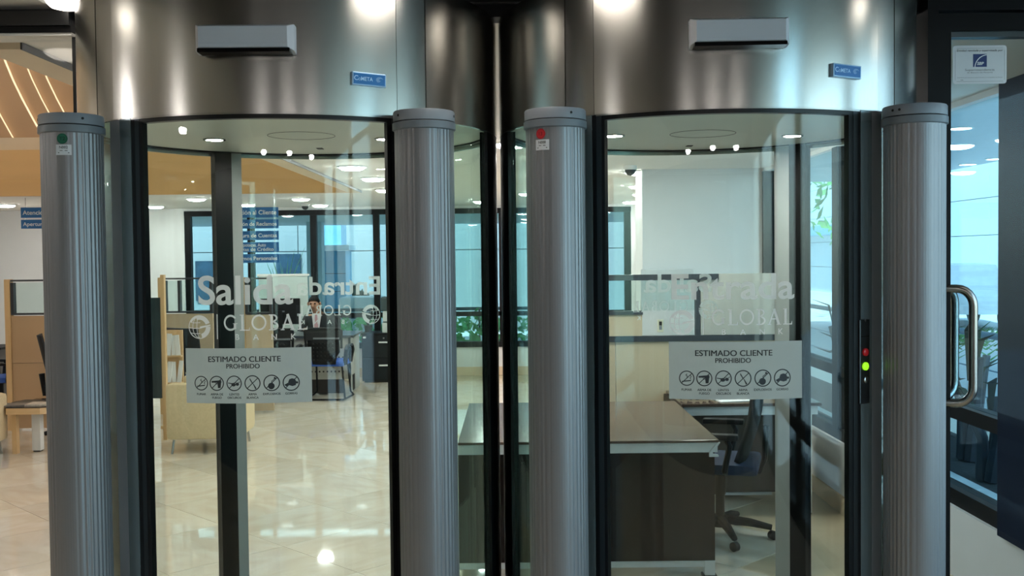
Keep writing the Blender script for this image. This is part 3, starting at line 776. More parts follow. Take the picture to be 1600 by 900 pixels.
# ------------------------------------------------------------------ ribbed detector columns
def ribr(a):
    d = math.degrees(a) % 360; f = (d+90) % 360; f = f-360 if f > 180 else f          # 0 = front
    g = abs(f)
    if 14 < g < 22: return 1-.010*(1-abs(g-18)/4)
    if g > 25: return 1-.022*(.5-.5*math.cos(R((g-25)*360/9)))
    return 1-.0015*(.5-.5*math.cos(R(g*360/5)))
def column(px, Y, label, sticker):
    x = (px-800)/1600*Y+.0
    root = empty('detector_column', (x, Y, 0), label, 'column', 'ribbed grey detector columns')
    MB().lathe([(.0728, .02), (.0728, 2.064)], n=360, rf=ribr).build('ribbed_shaft', ANOD, root, smooth=True)
    MB().lathe([(.074, 2.058), (.0775, 2.060), (.0775, 2.076), (.075, 2.0775)], n=64).build('collar', GREYP2, root, smooth=True)
    MB().lathe([(.071, 2.077), (.071, 2.0795)], n=48).build('joint', RUB, root)
    cap = MB().lathe([(.0755, 2.0795), (.0755, 2.102), (.0735, 2.105), (.03, 2.1055)], n=64).build('cap', GREYP, root, smooth=True)
    MB().lathe([(.084, 0), (.084, .016), (.078, .02)], n=48).build('foot', GREYP2, root, smooth=True)
    for a in sticker['screws']:
        MB().lathe([(.0032, 0), (.0032, .001)], n=10).xf(Matrix.Translation((.0757*math.sin(R(a)), -.0757*math.cos(R(a)), 2.092)) @ Matrix.Rotation(R(a), 4, 'Z') @ Matrix.Rotation(PI/2, 4, 'X')).build('screw', RUB, cap)
    if 'a' in sticker:
        A = Art(); A.disc((0, .0), .0125, 28, 0)
        A.build('round_sticker', sticker['m'], root, oncyl(.0738, sticker['a'], 2.042))
        A = Art(); A.text(sticker['t'], 0, -.004, .0085, bold=.03); A.ring((0, 0), .0105, .0112, 0, 360, 24)
        A.build('sticker_mark', sticker['mi'], root, oncyl(.0742, sticker['a'], 2.042))
        A = Art()
        for i in range(4): A.rect(-.018+.009*i, -.009+.009*i, -.0125, .0125)
        A.build('white_label', WHITE_S, root, oncyl(.0738, sticker['a']+sticker.get('da', 0), 2.0155))
        A = Art(); A.text('N000' if sticker['t'] == '13' else 'N002', 0, .003, .0062, bold=.02); A.rect(-.009, .009, -.0025, -.0012); A.rect(-.013, .013, -.0080, -.0062)
        A.build('label_print', INK, root, oncyl(.0742, sticker['a']+sticker.get('da', 0), 2.0155))
    return root
GS2 = mat('green_ink', '0b3f30', .5); RS2 = mat('red_ink', '7d0f18', .5)
column(118, 2.527, 'ribbed grey column with a green round sticker, outer post of the Salida booth', dict(screws=(42, -62), a=6, da=2, m=GREEN, mi=GS2, t='T2'))
column(666, 2.527, 'ribbed grey column without sticker, inner post of the Salida booth', dict(screws=(-50, 78)))
column(870, 2.527, 'ribbed grey column with a red round sticker, inner post of the Entrada booth', dict(screws=(28,), a=-31, da=3, m=RED, mi=RS2, t='13'))
column(1429, 2.527, 'ribbed grey column without sticker, beside the door with steel pull handle', dict(screws=(-62, -48.)))

# ------------------------------------------------------------------ ceiling fittings
def downlight(x, y, label, r=.105, z=None, group='round downlights', m=None):
    z = ZC if z is None else z
    t = empty('downlight', (x, y, z), label, 'ceiling light', group)
    MB().arc(r, r+.016, -.012, -.0005, -180, 180, 28).build('rim', WMET, t, smooth=True)
    MB().lathe([(r*.4, -.034), (r*.75, -.029), (r*.95, -.018), (r, -.006), (r, -.001)], n=28).build('diffuser', m or LAMPM, t)
    return t
LP = [(550, 260), (583, 278), (603, 296), (470, 310), (500, 320), (307, 310), (243, 322), (10, 320), (995, 268), (998, 290), (985, 315)]
for px, py in LP:
    p = atz(px, py, ZC)
    lab = {(550, 260): 'round downlight nearest the front seen through the Salida booth, right of the orange veneer', (583, 278): 'second round downlight in the row right of the orange veneer',
           (603, 296): 'third round downlight in the row, beside the dark booth frame', (470, 310): 'round downlight just below the orange veneer, right of the blue sign boards',
           (500, 320): 'small round downlight close above the far window frame', (307, 310): 'round downlight left of the dark rear jamb, above the far left window',
           (243, 322): 'small round downlight above the far white wall', (10, 320): 'round downlight at the left edge, below the orange veneer',
           (995, 268): 'nearest downlight beside the white pier seen through the Entrada booth', (998, 290): 'second downlight beside the white pier', (985, 315): 'small far downlight left of the white pier'}[(px, py)]
    downlight(p.x, p.y, lab)
# unseen downlights, added to brighten the hall
for x, y, pl_ in [(-.6, 5.2, 'just inside the Salida booth'), (.3, 7.6, 'over the far end of the espresso desk'), (1.4, 7.2, 'over the second dark desk'), (0, 6.8, 'over the aisle left of the espresso desk'),
                (-.9, 6.2, 'over the open floor inside the Salida booth'), (.3, 9.6, 'over the aisle left of the white pier'), (.2, 12.2, 'over the aisle right of the file cabinet'), (-.4, 13.8, 'over the far aisle by the window wall'),
                (-8.3, 5, 'by the left wall near the glazed front'), (-8.3, 8.5, 'by the left wall halfway down the hall'), (-8.2, 11.5, 'by the left wall at the end of the raised ceiling'), (-6.0, 13.8, 'before the far white wall at the left'),
                (-3.6, 14.0, 'before the far windows left of the service desk'), (1.6, 12.6, 'in the passage beyond the white pier'), (1.2, 6.8, 'over the black swivel chair')]:
    downlight(x, y, 'added unseen downlight of the hall ceiling '+pl_, .065 if x < -5 else .105, group='added hall downlights')
for x, y, pl_ in [(-6.3, 4.6, 'left one nearest the glazed front'), (-6.3, 7.6, 'left one of the middle pair'), (-6.3, 10.4, 'left one nearest the wave panels'), (-3.4, 4.6, 'right one nearest the glazed front'), (-3.4, 7.6, 'right one of the middle pair'), (-3.2, 10.2, 'right one nearest the wave panels')]:
    downlight(x, y, 'added round downlight in the raised ceiling, '+pl_, .11, 5.198, 'added raised ceiling downlights')  # out of view, added to light the raised hall
p = atz(103, -4, ZC)
downlight(p.x-.0, p.y-.0, 'bright downlight at the top edge above the black transom', .055, group='vestibule downlights', m=LAMPV)
for x, y, r_, pl_ in [(-1.55, 2.45, .09, 'nearest the Salida booth'), (-.03, 2.33, .15, 'before the joint between the booths'), (-3.4, .2, .12, 'left behind the viewer, added for fill'), (-3.6, 2.2, .12, 'far left before the glazed front, added for fill'), (1.42, 2.42, .07, 'nearest the glazed door'), (2.0, 2.6, .07, 'at the right end before the door')]:  # the two far-left lamps are unseen, added to brighten the left side
    downlight(x, y, 'downlight in the vestibule ceiling, '+pl_, r_, group='vestibule downlights', m=LAMPM if x < -3 else LAMPV)
for x, pl_ in ((-1.0, 'left'), (.15, 'middle'), (1.2, 'right')): downlight(x, -2.2, 'added fill downlight behind the viewer by the dark entrance wall, %s of three' % pl_, .12, group='vestibule downlights')  # unseen fill lamps added to light the booth fronts and columns
# dome cameras
for px, py, Y, lab in ((985, 277, 8.6, 'grey dome camera on the ceiling beside the white pier'), (477, 338, 14.0, 'small grey dome camera above the far window'), (345, 0, 0, '')):
    if not lab: continue
    p = at(px, py, Y); zt = ZC if Y < 10 else ZC
    t = empty('dome_camera', (p.x, Y, zt), lab, 'camera')
    MB().lathe([(.055, -.035), (.055, -.0005)], n=20).build('base', WMET, t, smooth=True)
    MB().lathe([(.004, -.085), (.025, -.08), (.042, -.062), (.048, -.036)], n=20).build('dome', DSTEEL, t, smooth=True)

# ------------------------------------------------------------------ hanging signs
def hanging_sign(px0, px1, Y, rows, label):
    tops = [324.5, 343.5, 361.5, 379, 397.5]; bots = [340.5, 357.5, 375.5, 394.5, 411]
    a, b = at(px0, 325, Y), at(px1, 325, Y); w_ = b.x-a.x; xm = (a.x+b.x)/2
    zt = at(px0, 324.5, Y).z
    t = empty('hanging_sign', (xm, Y, zt), label, 'sign')
    for x in (-w_*.42, w_*.42): MB().tube([(x, 0, ZC-zt-.001), (x, 0, -.62 if len(rows) > 2 else -.2)], .004, 6).build('hanging_rod', STEEL2, t)
    for i, r in enumerate(rows):
        z1, z0 = at(px0, tops[i], Y).z-zt, at(px0, bots[i], Y).z-zt
        bd = MB().box(-w_/2, w_/2, -.012, -.0055, z0, z1).build('board', SIGNB, t)
        A = Art(); h = (z1-z0)
        if len(r) == 1: A.text(r[0], .0, z0+h*.30, h*.42, bold=.018, width=min(w_*.93, .0068*len(r[0])*5.2))
        else:
            A.text(r[0], 0, z0+h*.56, h*.34, bold=.018, width=w_*.5); A.text(r[1], 0, z0+h*.12, h*.34, bold=.018, width=w_*.8)
        A.build('lettering', SIGNW, bd, lambda u, v: (u, -.0135, v))
ROWS = [('Atención al Cliente',), ('Atención de Reclamos',), ('Apertura de Cuentas',), ('Hipotecas, Auto', 'Tarjetas de Crédito'), ('Préstamos Personales',)]
hanging_sign(353.5, 435, 12.0, ROWS, 'five blue service sign boards hung one above the other, by the dark rear jamb')
hanging_sign(33, 118, 12.0, [ROWS[0], ROWS[2]], 'two blue service sign boards at the left, half hidden by the column')

# ------------------------------------------------------------------ furniture, right side
def at_floor(px, py): return atz(px, py, 0)
# espresso return desk with side panel facing the booth
t = empty('office_desk', (.2, 5.46, 0), 'dark espresso desk with silver edge trim just behind the Entrada booth', 'desk')
xr = 1.10-.2; y1 = 1.48; xl = -.5
MB().box(xl, xr, 0, y1, .738, .752, bev=.002).build('desk_top', DESKT, t)
m = MB().box(xl, xr-.005, .012, .03, .684, .736); m.prism([(xr-.005, .736), (xr-.05, .684), (xr-.05, .66), (xr+.0, .66), (xr+.0, .668), (xr-.035, .678), (xr+.008, .736)], .006, .036)
m.box(xr-.03, xr-.005, .03, y1, .684, .736)
m.build('edge_trim', WTRIM, t)
MB().box(xl, xr-.02, .02, .045, .095, .69).build('side_panel', DESKD, t)
MB().box(xl, xr-.05, .03, .06, .058, .094).build('bottom_rail', WTRIM, t)
MB().box(xr-.075, xr-.02, .02, .075, .0, .095).build('leg', WTRIM, t)
MB().box(xr-.085, xr-.01, .012, .085, 0, .014).build('foot', DPLAS, t)
MB().box(xr-.075, xr-.02, y1-.09, y1-.02, .0, .736).build('leg', WTRIM, t)
MB().box(xl, xl+.03, .05, y1-.02, .05, .735).build('side_panel', DESKD, t)
# main desk beyond the chair
t = empty('office_desk', (1.12, 6.78, 0), 'second dark desk with white legs beyond the black swivel chair', 'desk')
MB().box(.0, .93, 0, .70, .732, .752, bev=.002).build('desk_top', DESKT, t)
MB().box(.02, .91, .02, .05, .672, .731).build('edge_trim', WTRIM, t)
for x in (.83,):
    MB().box(x-.02, x+.04, .02, .085, .01, .672).build('leg', WMET, t); MB().lathe([(.035, 0), (.035, .012)], (x+.01, .05, 0), 16).build('foot', DPLAS, t)
    MB().box(x-.02, x+.04, .60, .665, .01, .672).build('leg', WMET, t)
MB().box(.0, .76, .42, .44, .06, .68).build('modesty_panel', mat('grey_brown_laminate', '4b4541', .4), t)
MB().box(.1, .7, .40, .46, .045, .062).build('bottom_rail', WTRIM, t)
MB().box(-.02, .03, .05, .68, .0, .731).build('side_panel', DESKD, t)
q = at(1162, 627, 7.0)
tag(MB().box(-.13, .13, -.1, .1, 0, .004).build('paper', PAPER, loc=(1.50, 6.97, .7525), rz=.2), 'white paper sheet lying on the second dark desk', 'paper')
mk = MB()
for k in range(5): mk.tube([(-.12+.05*k, .03*math.sin(k*2), .012), (-.08+.05*k, .03*math.cos(k), .03), (-.05+.05*k, -.02, .012)], .009, 6)
tag(mk.build('cable', DPLAS, loc=(1.26, 6.95, .753), smooth=True), 'coiled black cable on the second dark desk', 'cable')

def swivel_chair(loc, rz, label):
    t = empty('office_chair', loc, label, 'chair', rz=rz)
    s = MB(); s.box(-.24, .24, -.23, .24, .43, .50, bev=.03); s.build('seat', NAVYF, t, smooth=True)
    b = MB(); n = 8; vs_, fs_ = [], []
    for i in range(n+1):
        k = i/n; z = .50+.58*k; y = .15+.06*math.sin(k*PI)-.02+.10*k*k; wd = .23-.05*abs(k-.45)
        for x in (-wd, -wd*.5, 0, wd*.5, wd): vs_ += [(x, y-.04*(1-(x/wd)**2)*-1, z)]
    for i in range(n):
        for k in range(4): fs_.append((i*5+k, i*5+k+1, (i+1)*5+k+1, (i+1)*5+k))
    bk = b.add(vs_, fs_).build('backrest', DMESH, t, smooth=True)
    sm = bk.modifiers.new('solid', 'SOLIDIFY'); sm.thickness = .035
    MB().tube([(0, .05, .44), (0, .24, .42), (0, .27, .50), (0, .28, .70)], .03, 8, flat=.6).build('back_support', DPLAS, t, smooth=True)
    for x in (-.29, .29):
        a = MB().tube([(x*.75, .05, .45), (x, .05, .47), (x, .08, .62), (x, .06, .66)], .018, 8, flat=1.4)
        a.box(x-.035, x+.035, -.13, .13, .655, .69, bev=.012); a.build('armrest', DPLAS, t, smooth=True)
    MB().lathe([(.028, .10), (.028, .26), (.035, .27), (.035, .43)], n=16).build('gas_lift', DPLAS, t, smooth=True)
    bs = MB(); bs.lathe([(.05, .07), (.055, .10), (.04, .13)], n=16)
    for k in range(5):
        a = 2*PI*k/5+.35
        bs.tube([(0, 0, .115), (.18*math.cos(a), .18*math.sin(a), .10), (.31*math.cos(a), .31*math.sin(a), .075)], .026, 8, radii=[.03, .026, .018])
    base = bs.build('star_base', DPLAS, t, smooth=True)
    for k in range(5):
        a = 2*PI*k/5+.35
        MB().lathe([(.018, -.022), (.028, -.016), (.028, .016), (.018, .022)], n=14).xf(Matrix.Translation((.315*math.cos(a), .315*math.sin(a), .0285)) @ Matrix.Rotation(a+.6, 4, 'Z') @ Matrix.Rotation(PI/2, 4, 'X')).build('caster', RUB, base, smooth=True)
    return t
swivel_chair((1.27, 6.28, 0), R(-106), 'black swivel chair with dark blue seat beside the espresso desk')

# workstation partition behind the desks
t = empty('office_partition', (0, 7.5, 0), 'workstation partition with charcoal rails and a glazed strip behind the espresso desk', 'partition')
def zz(py, Y, px=1050): return at(px, py, Y).z
YP = 7.5
zr1, zr0, zg, zq1, zq0 = zz(428.5, YP), zz(437.5, YP), zz(490, YP), zz(524, YP), zz(533, YP)
xp = lambda px: at(px, 480, YP).x
MB().box(.3, xp(1122), -.03, .03, zr0, zr1).build('rail', RAILD, t)
MB().box(.3, 2.15, -.03, .03, zq0, zq1).build('rail', RAILD, t)
MB().box(xp(1086), xp(1093), -.025, .025, zq1, zr0).build('post', RAILD, t)
MB().box(.3, xp(1004), -.02, .02, zz(491, YP), zz(485, YP)).build('rail', RAILD, t)
MB().box(.3, xp(1003), -.012, .012, zq1, zz(491, YP)).build('panel', PANELB, t)
MB().box(.31, xp(1086), -.004, .004, zz(485, YP), zr0).build('pane', GP, t)
MB().box(xp(1094), 2.12, -.02, .02, zq1+.002, zr1).build('panel', PANELG, t)
for a, b in ((.3, .75), (.755, 1.25), (1.255, 2.12)): MB().box(a, b, -.02, .02, .03, zq0).build('panel', PANELB, t)
# white board leaning cabinet behind the glazing, with a switch
tag(MB().box(xp(1003)*8.9/7.5, xp(1086)*8.9/7.5, -.02, .02, .9, 1.62, bev=.004).build('white_panel', WTRIM, loc=(0, 8.97, 0)), 'plain white panel on the pier behind the partition glass', 'panel')
q = at(1032, 509, 8.94)
sw_ = empty('wall_switch', (q.x, 8.945, q.z), 'small cream switch with grey rocker on the white panel', 'switch')
MB().box(-.025, .025, -.008, .003, -.055, .055, bev=.003).build('plate', mat('cream_plastic', 'd5d4bd', .4), sw_)
MB().box(-.012, .012, -.012, -.008, -.035, .0).build('rocker', GREYP2, sw_); MB().box(-.012, .012, -.012, -.008, .003, .038).build('rocker', DSTEEL, sw_)

# ------------------------------------------------------------------ furniture, centre and left
t = empty('service_desk', (-2.9, 13.05, 0), 'grey service desk with dark top in front of the far windows', 'desk')
def X(px, Y): return at(px, 560, Y).x
x0, x1 = X(395, 13.05)+2.9, X(548, 13.05)+2.9
MB().box(x0-.05, x1+.04, -.06, .80, .735, .765, bev=.004).build('desk_top', mat('dark_grey_top', '3a4146', .3), t)
m = MB().box(x0, x1, 0, .02, .20, .735); m.build('front_panel', mat('pale_grey_panel', 'b9b7ab', .5), t)
MB().box(x0, x1-.1, .02, .03, .02, .20).build('lower_panel', mat('dark_brown_panel', '2a2422', .5), t)
MB().box(x1-.03, x1, 0, .75, .02, .735).build('side_panel', mat('pale_grey_side', 'a7aaa5', .5), t)
MB().box(x1-.001, x1+.004, .12, .30, .04, .24).build('side_opening', RUB, t)
MB().box(x0, x0+.03, 0, .75, .02, .735).build('side_panel', MATS['pale_grey_side'], t)
ho = MB()
for i in range(22):
    for j in range(3):
        xx = x0+.1+(x1-x0-.2)*i/21; z_ = .30+.09*j
        ho.box(xx-.01, xx+.01, -.0012, .001, z_-.01, z_+.01)
ho.build('perforation', RUB, t)

def visitor_chair(loc, rz, label):
    t = empty('visitor_chair', loc, label, 'chair', 'black visitor chairs with blue seats', rz=rz)
    MB().box(-.235, .235, -.22, .23, .41, .48, bev=.03).build('seat', BLUEF, t, smooth=True)
    vs_, fs_ = [], []; n = 6          # the chair faces +Y: its back is at -Y
    for i in range(n+1):
        k = i/n; z = .44+.30*k; y = -.23-.03*k; wd = .20*(.72+.28*k) if k < .5 else .20
        vs_ += [(-wd, y, z), (0, y-.03, z), (wd, y, z)]
    for i in range(n):
        for k in range(2): fs_.append((i*3+k, i*3+k+1, i*3+k+4, i*3+k+3))
    sh_ = MB().add(vs_, fs_).build('back_shell', DPLAS, t, smooth=True); sh_.modifiers.new('solid', 'SOLIDIFY').thickness = .02
    hl = MB()
    for i in range(6):
        for j in range(5): hl.box(-.12+.048*i-.006, -.12+.048*i+.006, -.30, -.235, .50+.05*j-.007, .50+.05*j+.007)
    hl.build('back_perforation', RUB, sh_)
    vs_ = []
    fr = MB().tube([(-.22, -.24, .64), (-.23, -.265, .86), (-.2, -.275, .885), (.2, -.275, .885), (.23, -.265, .86), (.22, -.24, .64)], .016, 8)
    fr.build('back_frame', DPLAS, t, smooth=True)
    MB().box(-.215, .215, -.272, -.262, .74, .875).build('back_mesh', DMESH, t)
    MB().box(-.12, .20, -.283, -.27, .755, .775).build('handle_slot', GREYP2, t)
    for x in (-.27, .27):
        MB().tube([(x*.9, -.16, .43), (x, -.18, .62), (x, -.12, .66), (x, .10, .655), (x, .14, .60), (x*.9, .12, .44)], .022, 8, flat=1.3).build('armrest', DPLAS, t, smooth=True)
        MB().tube([(x*.75, -.15, .42), (x*.98, -.28, .02), (x*.9, -.27, .012), (x*.95, .22, .012), (x*.8, .24, .05), (x*.75, .16, .42)], .012, 8).build('leg', DPLAS, t, smooth=True)
    MB().box(-.25, .25, -.29, -.26, .002, .022, bev=.004).build('floor_bar', DPLAS, t)
    return t
c = atz(511, 626, 0); visitor_chair((c.x-.02, c.y+.28, 0), R(-4), 'black visitor chair with blue seat in front of the service desk, beside the notice')
c = atz(427, 628, 0); visitor_chair((c.x, c.y+.28, 0), R(4), 'black visitor chair left of its twin, its lower half behind the Salida notice')
# file cabinet and what stands on it
cb = at(566, 593, 14.3); cw = 1.0
t = empty('file_cabinet', (cb.x, 14.3, 0), 'black two-drawer file cabinet by the far windows', 'cabinet')
zt = at(580, 523, 14.3).z
MB().box(0, cw, .012, .5, .02, zt).build('body', mat('black_cabinet', '15171a', .6, spec=.2), t)
MB().box(-.01, cw+.01, 0, .51, zt, zt+.02).build('top', DPLAS, t)
MB().box(.03, cw-.03, .03, .48, 0, .02).build('plinth', RUB, t)
hz = zt/2
for z0_, z1_ in ((.04, hz), (hz+.012, zt-.012)):
    d_ = MB().box(.012, cw-.012, -.004, .012, z0_, z1_, bev=.003).build('drawer', MATS['black_cabinet'], t)
    MB().box(.24, .40, -.028, -.004, (z1_-.105), (z1_-.085)).build('handle', WMET, d_)
MB().lathe([(.012, 0), (.012, .006)], n=12).xf(Matrix.Translation((.31, -.004, zt-.05)) @ Matrix.Rotation(PI/2, 4, 'X')).build('lock', STEEL2, t)
MB().box(.02, .06, -.0055, -.004, zt-.05, zt-.025).build('label_card', PAPER, t)
zt += .02
pr = at(598, 520, 14.45)
t = empty('printer', (pr.x+.18, 14.55, zt), 'white printer with black upper part on the file cabinet', 'printer')
MB().box(-.18, .18, -.16, .16, 0, .14, bev=.01).build('paper_tray', mat('off_white_plastic', 'c4ccca', .5), t)
MB().box(-.17, .17, -.16, .16, .145, .30, bev=.01).build('body', MATS['off_white_plastic'], t)
MB().box(-.20, .18, -.15, .16, .302, .50, bev=.02).build('scanner', mat('grey_black_plastic', '3b4a4d', .4), t)
MB().box(-.05, .03, -.155, -.149, .34, .43).build('screen', mat('dim_screen', '7fa7b5', .2), t)
MB().box(-.16, .16, -.165, -.158, .148, .156).build('slot', RUB, t)
pp = at(574, 522, 14.4)
t = empty('potted_plant', (pp.x, 14.5, zt), 'small plant with long dark leaves on the file cabinet', 'plant')
MB().lathe([(.045, 0), (.06, .10), (.062, .10)], n=16).build('pot', DPLAS, t, smooth=True)
lf_ = MB()
for k in range(11):
    a = k*2.4; r_ = .07+.07*random.random(); h_ = .24+.16*random.random()
    lf_.tube([(0, 0, .09), (r_*.4*math.cos(a), r_*.4*math.sin(a), h_*.7), (r_*math.cos(a), r_*math.sin(a), h_)], .02, 4, radii=[.008, .024, .003], flat=.2)
lf_.build('leaves', LEAFD, t, smooth=True)

# monitor on the service desk, seen from behind
q = at(440, 520, 13.5)
t = empty('monitor', (q.x, 13.45, .766), 'black monitor seen from behind, left of the seated man', 'monitor')
MB().box(-.26, .26, -.02, .02, .12, .46, bev=.01).build('screen_housing', DPLAS, t)
MB().box(-.03, .03, -.05, -.01, .0, .30).build('neck', DPLAS, t); MB().box(-.12, .12, -.1, .08, 0, .012).build('foot', DPLAS, t)
MB().box(-.01, .06, -.0215, -.0195, .28, .30).build('maker_badge', GREYP2, t)

# seated man
def skin_body(name, joints, bones, material, parent, sub=2):
    """joints: {key: (pos, radius)}; one continuous skinned surface"""
    keys = list(joints); me = bpy.data.meshes.new(name)
    me.from_pydata([joints[k][0] for k in keys], [(keys.index(a), keys.index(b)) for a, b in bones], [])
    o = bpy.data.objects.new(name, me); COL.objects.link(o)
    sk = o.modifiers.new('skin', 'SKIN'); sk.use_smooth_shade = True
    for i, k in enumerate(keys):
        r = joints[k][1]; me.skin_vertices[0].data[i].radius = r if isinstance(r, tuple) else (r, r)
    me.skin_vertices[0].data[0].use_root = True
    ss = o.modifiers.new('sub', 'SUBSURF'); ss.levels = sub; ss.render_levels = sub
    me.materials.append(material)
    if parent: o.parent = parent
    return o
q = at(497, 520, 13.95)
man = empty('person', (q.x, 14.0, 0), 'seated man in black suit and white shirt behind the service desk, head bowed', 'person', rz=R(0))
# the man faces -Y (towards the viewer), looking down to his right
J = {'pelvis': ((0, .10, .50), (.15, .11)), 'waist': ((0, .09, .64), (.135, .10)), 'chest': ((0, .03, .84), (.165, .11)), 'neckb': ((-.01, .0, .965), .062),
     'neck': ((-.02, -.03, 1.02), .050), 'head0': ((-.035, -.06, 1.075), (.066, .072)), 'head1': ((-.045, -.075, 1.13), (.076, .085)), 'head2': ((-.045, -.065, 1.185), (.064, .075)),
     'shl': ((-.17, .03, .92), .062), 'ell': ((-.25, -.06, .70), .045), 'wrl': ((-.12, -.30, .795), .030), 'hal': ((-.07, -.36, .795), (.038, .018)),
     'shr': ((.17, .03, .92), .062), 'elr': ((.26, -.05, .70), .045), 'wrr': ((.10, -.30, .795), .030), 'har': ((.05, -.36, .795), (.038, .018)),
     'hpl': ((-.10, .05, .50), .09), 'knl': ((-.13, -.36, .52), .062), 'anl': ((-.13, -.33, .10), .042), 'tol': ((-.14, -.47, .045), (.045, .03)),
     'hpr': ((.10, .05, .50), .09), 'knr': ((.13, -.36, .52), .062), 'anr': ((.13, -.33, .10), .042), 'tor': ((.14, -.47, .045), (.045, .03))}
Bn = [('pelvis', 'waist'), ('waist', 'chest'), ('chest', 'neckb'), ('neckb', 'neck'), ('neck', 'head0'), ('head0', 'head1'), ('head1', 'head2'),
      ('chest', 'shl'), ('shl', 'ell'), ('ell', 'wrl'), ('wrl', 'hal'), ('chest', 'shr'), ('shr', 'elr'), ('elr', 'wrr'), ('wrr', 'har'),
      ('pelvis', 'hpl'), ('hpl', 'knl'), ('knl', 'anl'), ('anl', 'tol'), ('pelvis', 'hpr'), ('hpr', 'knr'), ('knr', 'anr'), ('anr', 'tor')]
for s_, w_, h_ in ((-1, 'wrl', 'hal'), (1, 'wrr', 'har')):       # fingers rooted in the palm
    bx, by, bz = J[h_][0]
    for f_ in range(4):
        k = h_+'f%d' % f_; dx = (-.027+.018*f_)*1; L_ = (.055, .066, .062, .048)[f_ if s_ < 0 else 3-f_]
        J[k+'a'] = ((bx+dx, by-.035, bz), .0095); J[k+'b'] = ((bx+dx-s_*.004, by-.035-L_*.6, bz-.004), .0085); J[k+'c'] = ((bx+dx-s_*.006, by-.035-L_, bz-.014), .0075)
        Bn += [(h_, k+'a'), (k+'a', k+'b'), (k+'b', k+'c')]
    k = h_+'t'; J[k+'a'] = ((bx-s_*.038, by+.005, bz+.004), .010); J[k+'b'] = ((bx-s_*.055, by-.030, bz+.002), .0085); Bn += [(h_, k+'a'), (k+'a', k+'b')]
skin_body('body', J, Bn, SKIN, man)
JJ = {k: (J[k][0], (J[k][1][0]+.014, J[k][1][1]+.014) if isinstance(J[k][1], tuple) else J[k][1]+.012) for k in ('pelvis', 'waist', 'chest', 'shl', 'ell', 'wrl', 'shr', 'elr', 'wrr')}
JJ['pelvis'] = (J['pelvis'][0], (.165, .125)); JJ['neckb'] = ((-.01, .012, .955), .078)
skin_body('jacket', JJ, [b for b in Bn if b[0] in JJ and b[1] in JJ], SUIT, man)
JJ = {k: (J[k][0], J[k][1]+.012 if not isinstance(J[k][1], tuple) else (J[k][1][0]+.012, J[k][1][1]+.012)) for k in ('pelvis', 'hpl', 'knl', 'anl', 'hpr', 'knr', 'anr')}
skin_body('trousers', JJ, [b for b in Bn if b[0] in JJ and b[1] in JJ], SUIT, man)
for s_ in (-1, 1): MB().box(s_*.135-.045, s_*.135+.045, -.55, -.29, .0, .075, bev=.03).build('shoe', DPLAS, man, smooth=True)
MB().add([(-.075, -.085, .985), (.055, -.085, .985), (.03, -.112, .80), (-.01, -.10, .66), (-.05, -.112, .80), (-.04, -.075, 1.0), (.03, -.075, 1.0)], [(0, 1, 2, 3, 4), (0, 5, 6, 1)], 0).build('shirt_front', SHIRT, man)
MB().add([(-.025, -.118, .985), (.005, -.118, .985), (.018, -.128, .82), (-.01, -.125, .70), (-.036, -.128, .82)], [(0, 1, 2, 3, 4)]).build('tie', TIE, man)
hr = MB(); vs_, fs_ = [], []
nu, nv = 16, 7
for j in range(nv+1):
    ph = PI*.60*j/nv
    for i in range(nu):
        th = 2*PI*i/nu; fr_ = max(0, -math.sin(th)); ph2 = ph*(1-.36*fr_)
        vs_.append((-.045+.080*math.sin(ph2)*math.cos(th), -.058+.090*math.sin(ph2)*math.sin(th), 1.148+.092*math.cos(ph2)))
for j in range(nv):
    for i in range(nu): fs_.append((j*nu+i, j*nu+(i+1) % nu, (j+1)*nu+(i+1) % nu, (j+1)*nu+i))
hr.add(vs_, fs_).build('hair', HAIR, man, smooth=True)
for s_ in (-1, 1):
    MB().lathe([(.002, -.006), (.011, -.003), (.011, .003), (.002, .006)], n=12).xf(Matrix.Translation((-.045+s_*.028, -.150, 1.135)) @ Matrix.Rotation(PI/2, 4, 'X')).build('eye', HAIR, man, smooth=True)
    MB().lathe([(.004, -.028), (.014, -.012), (.017, .012), (.006, .026)], n=10).xf(Matrix.Translation((-.045+s_*.080, -.062, 1.13))).build('ear', SKIN, man, smooth=True)
MB().add([(-.045, -.152, 1.145), (-.058, -.150, 1.098), (-.032, -.150, 1.098), (-.045, -.176, 1.104)], [(0, 1, 3), (0, 3, 2), (1, 2, 3), (0, 2, 1)]).build('nose', SKIN, man)
MB().box(-.065, -.025, -.139, -.132, 1.070, 1.077, bev=.003).build('mouth', mat('lips', '8a4b46', .5), man)
# his chair
t = empty('desk_chair', (q.x+.02, 14.12, 0), 'black office chair under the seated man', 'chair')
MB().box(-.24, .24, -.24, .24, .33, .385, bev=.025).build('seat', DMESH, t, smooth=True)
MB().box(-.22, .22, .235, .28, .42, .93, bev=.02).build('backrest', DMESH, t, smooth=True)
MB().box(-.03, .03, .2, .30, .34, .60).build('back_support', DPLAS, t)
MB().lathe([(.03, .06), (.03, .335)], n=12).build('gas_lift', DPLAS, t)
bs = MB()
for k in range(5): bs.tube([(0, 0, .09), (.28*math.cos(k*1.257+.3), .28*math.sin(k*1.257+.3), .03)], .022, 6)
bs.build('star_base', DPLAS, t)

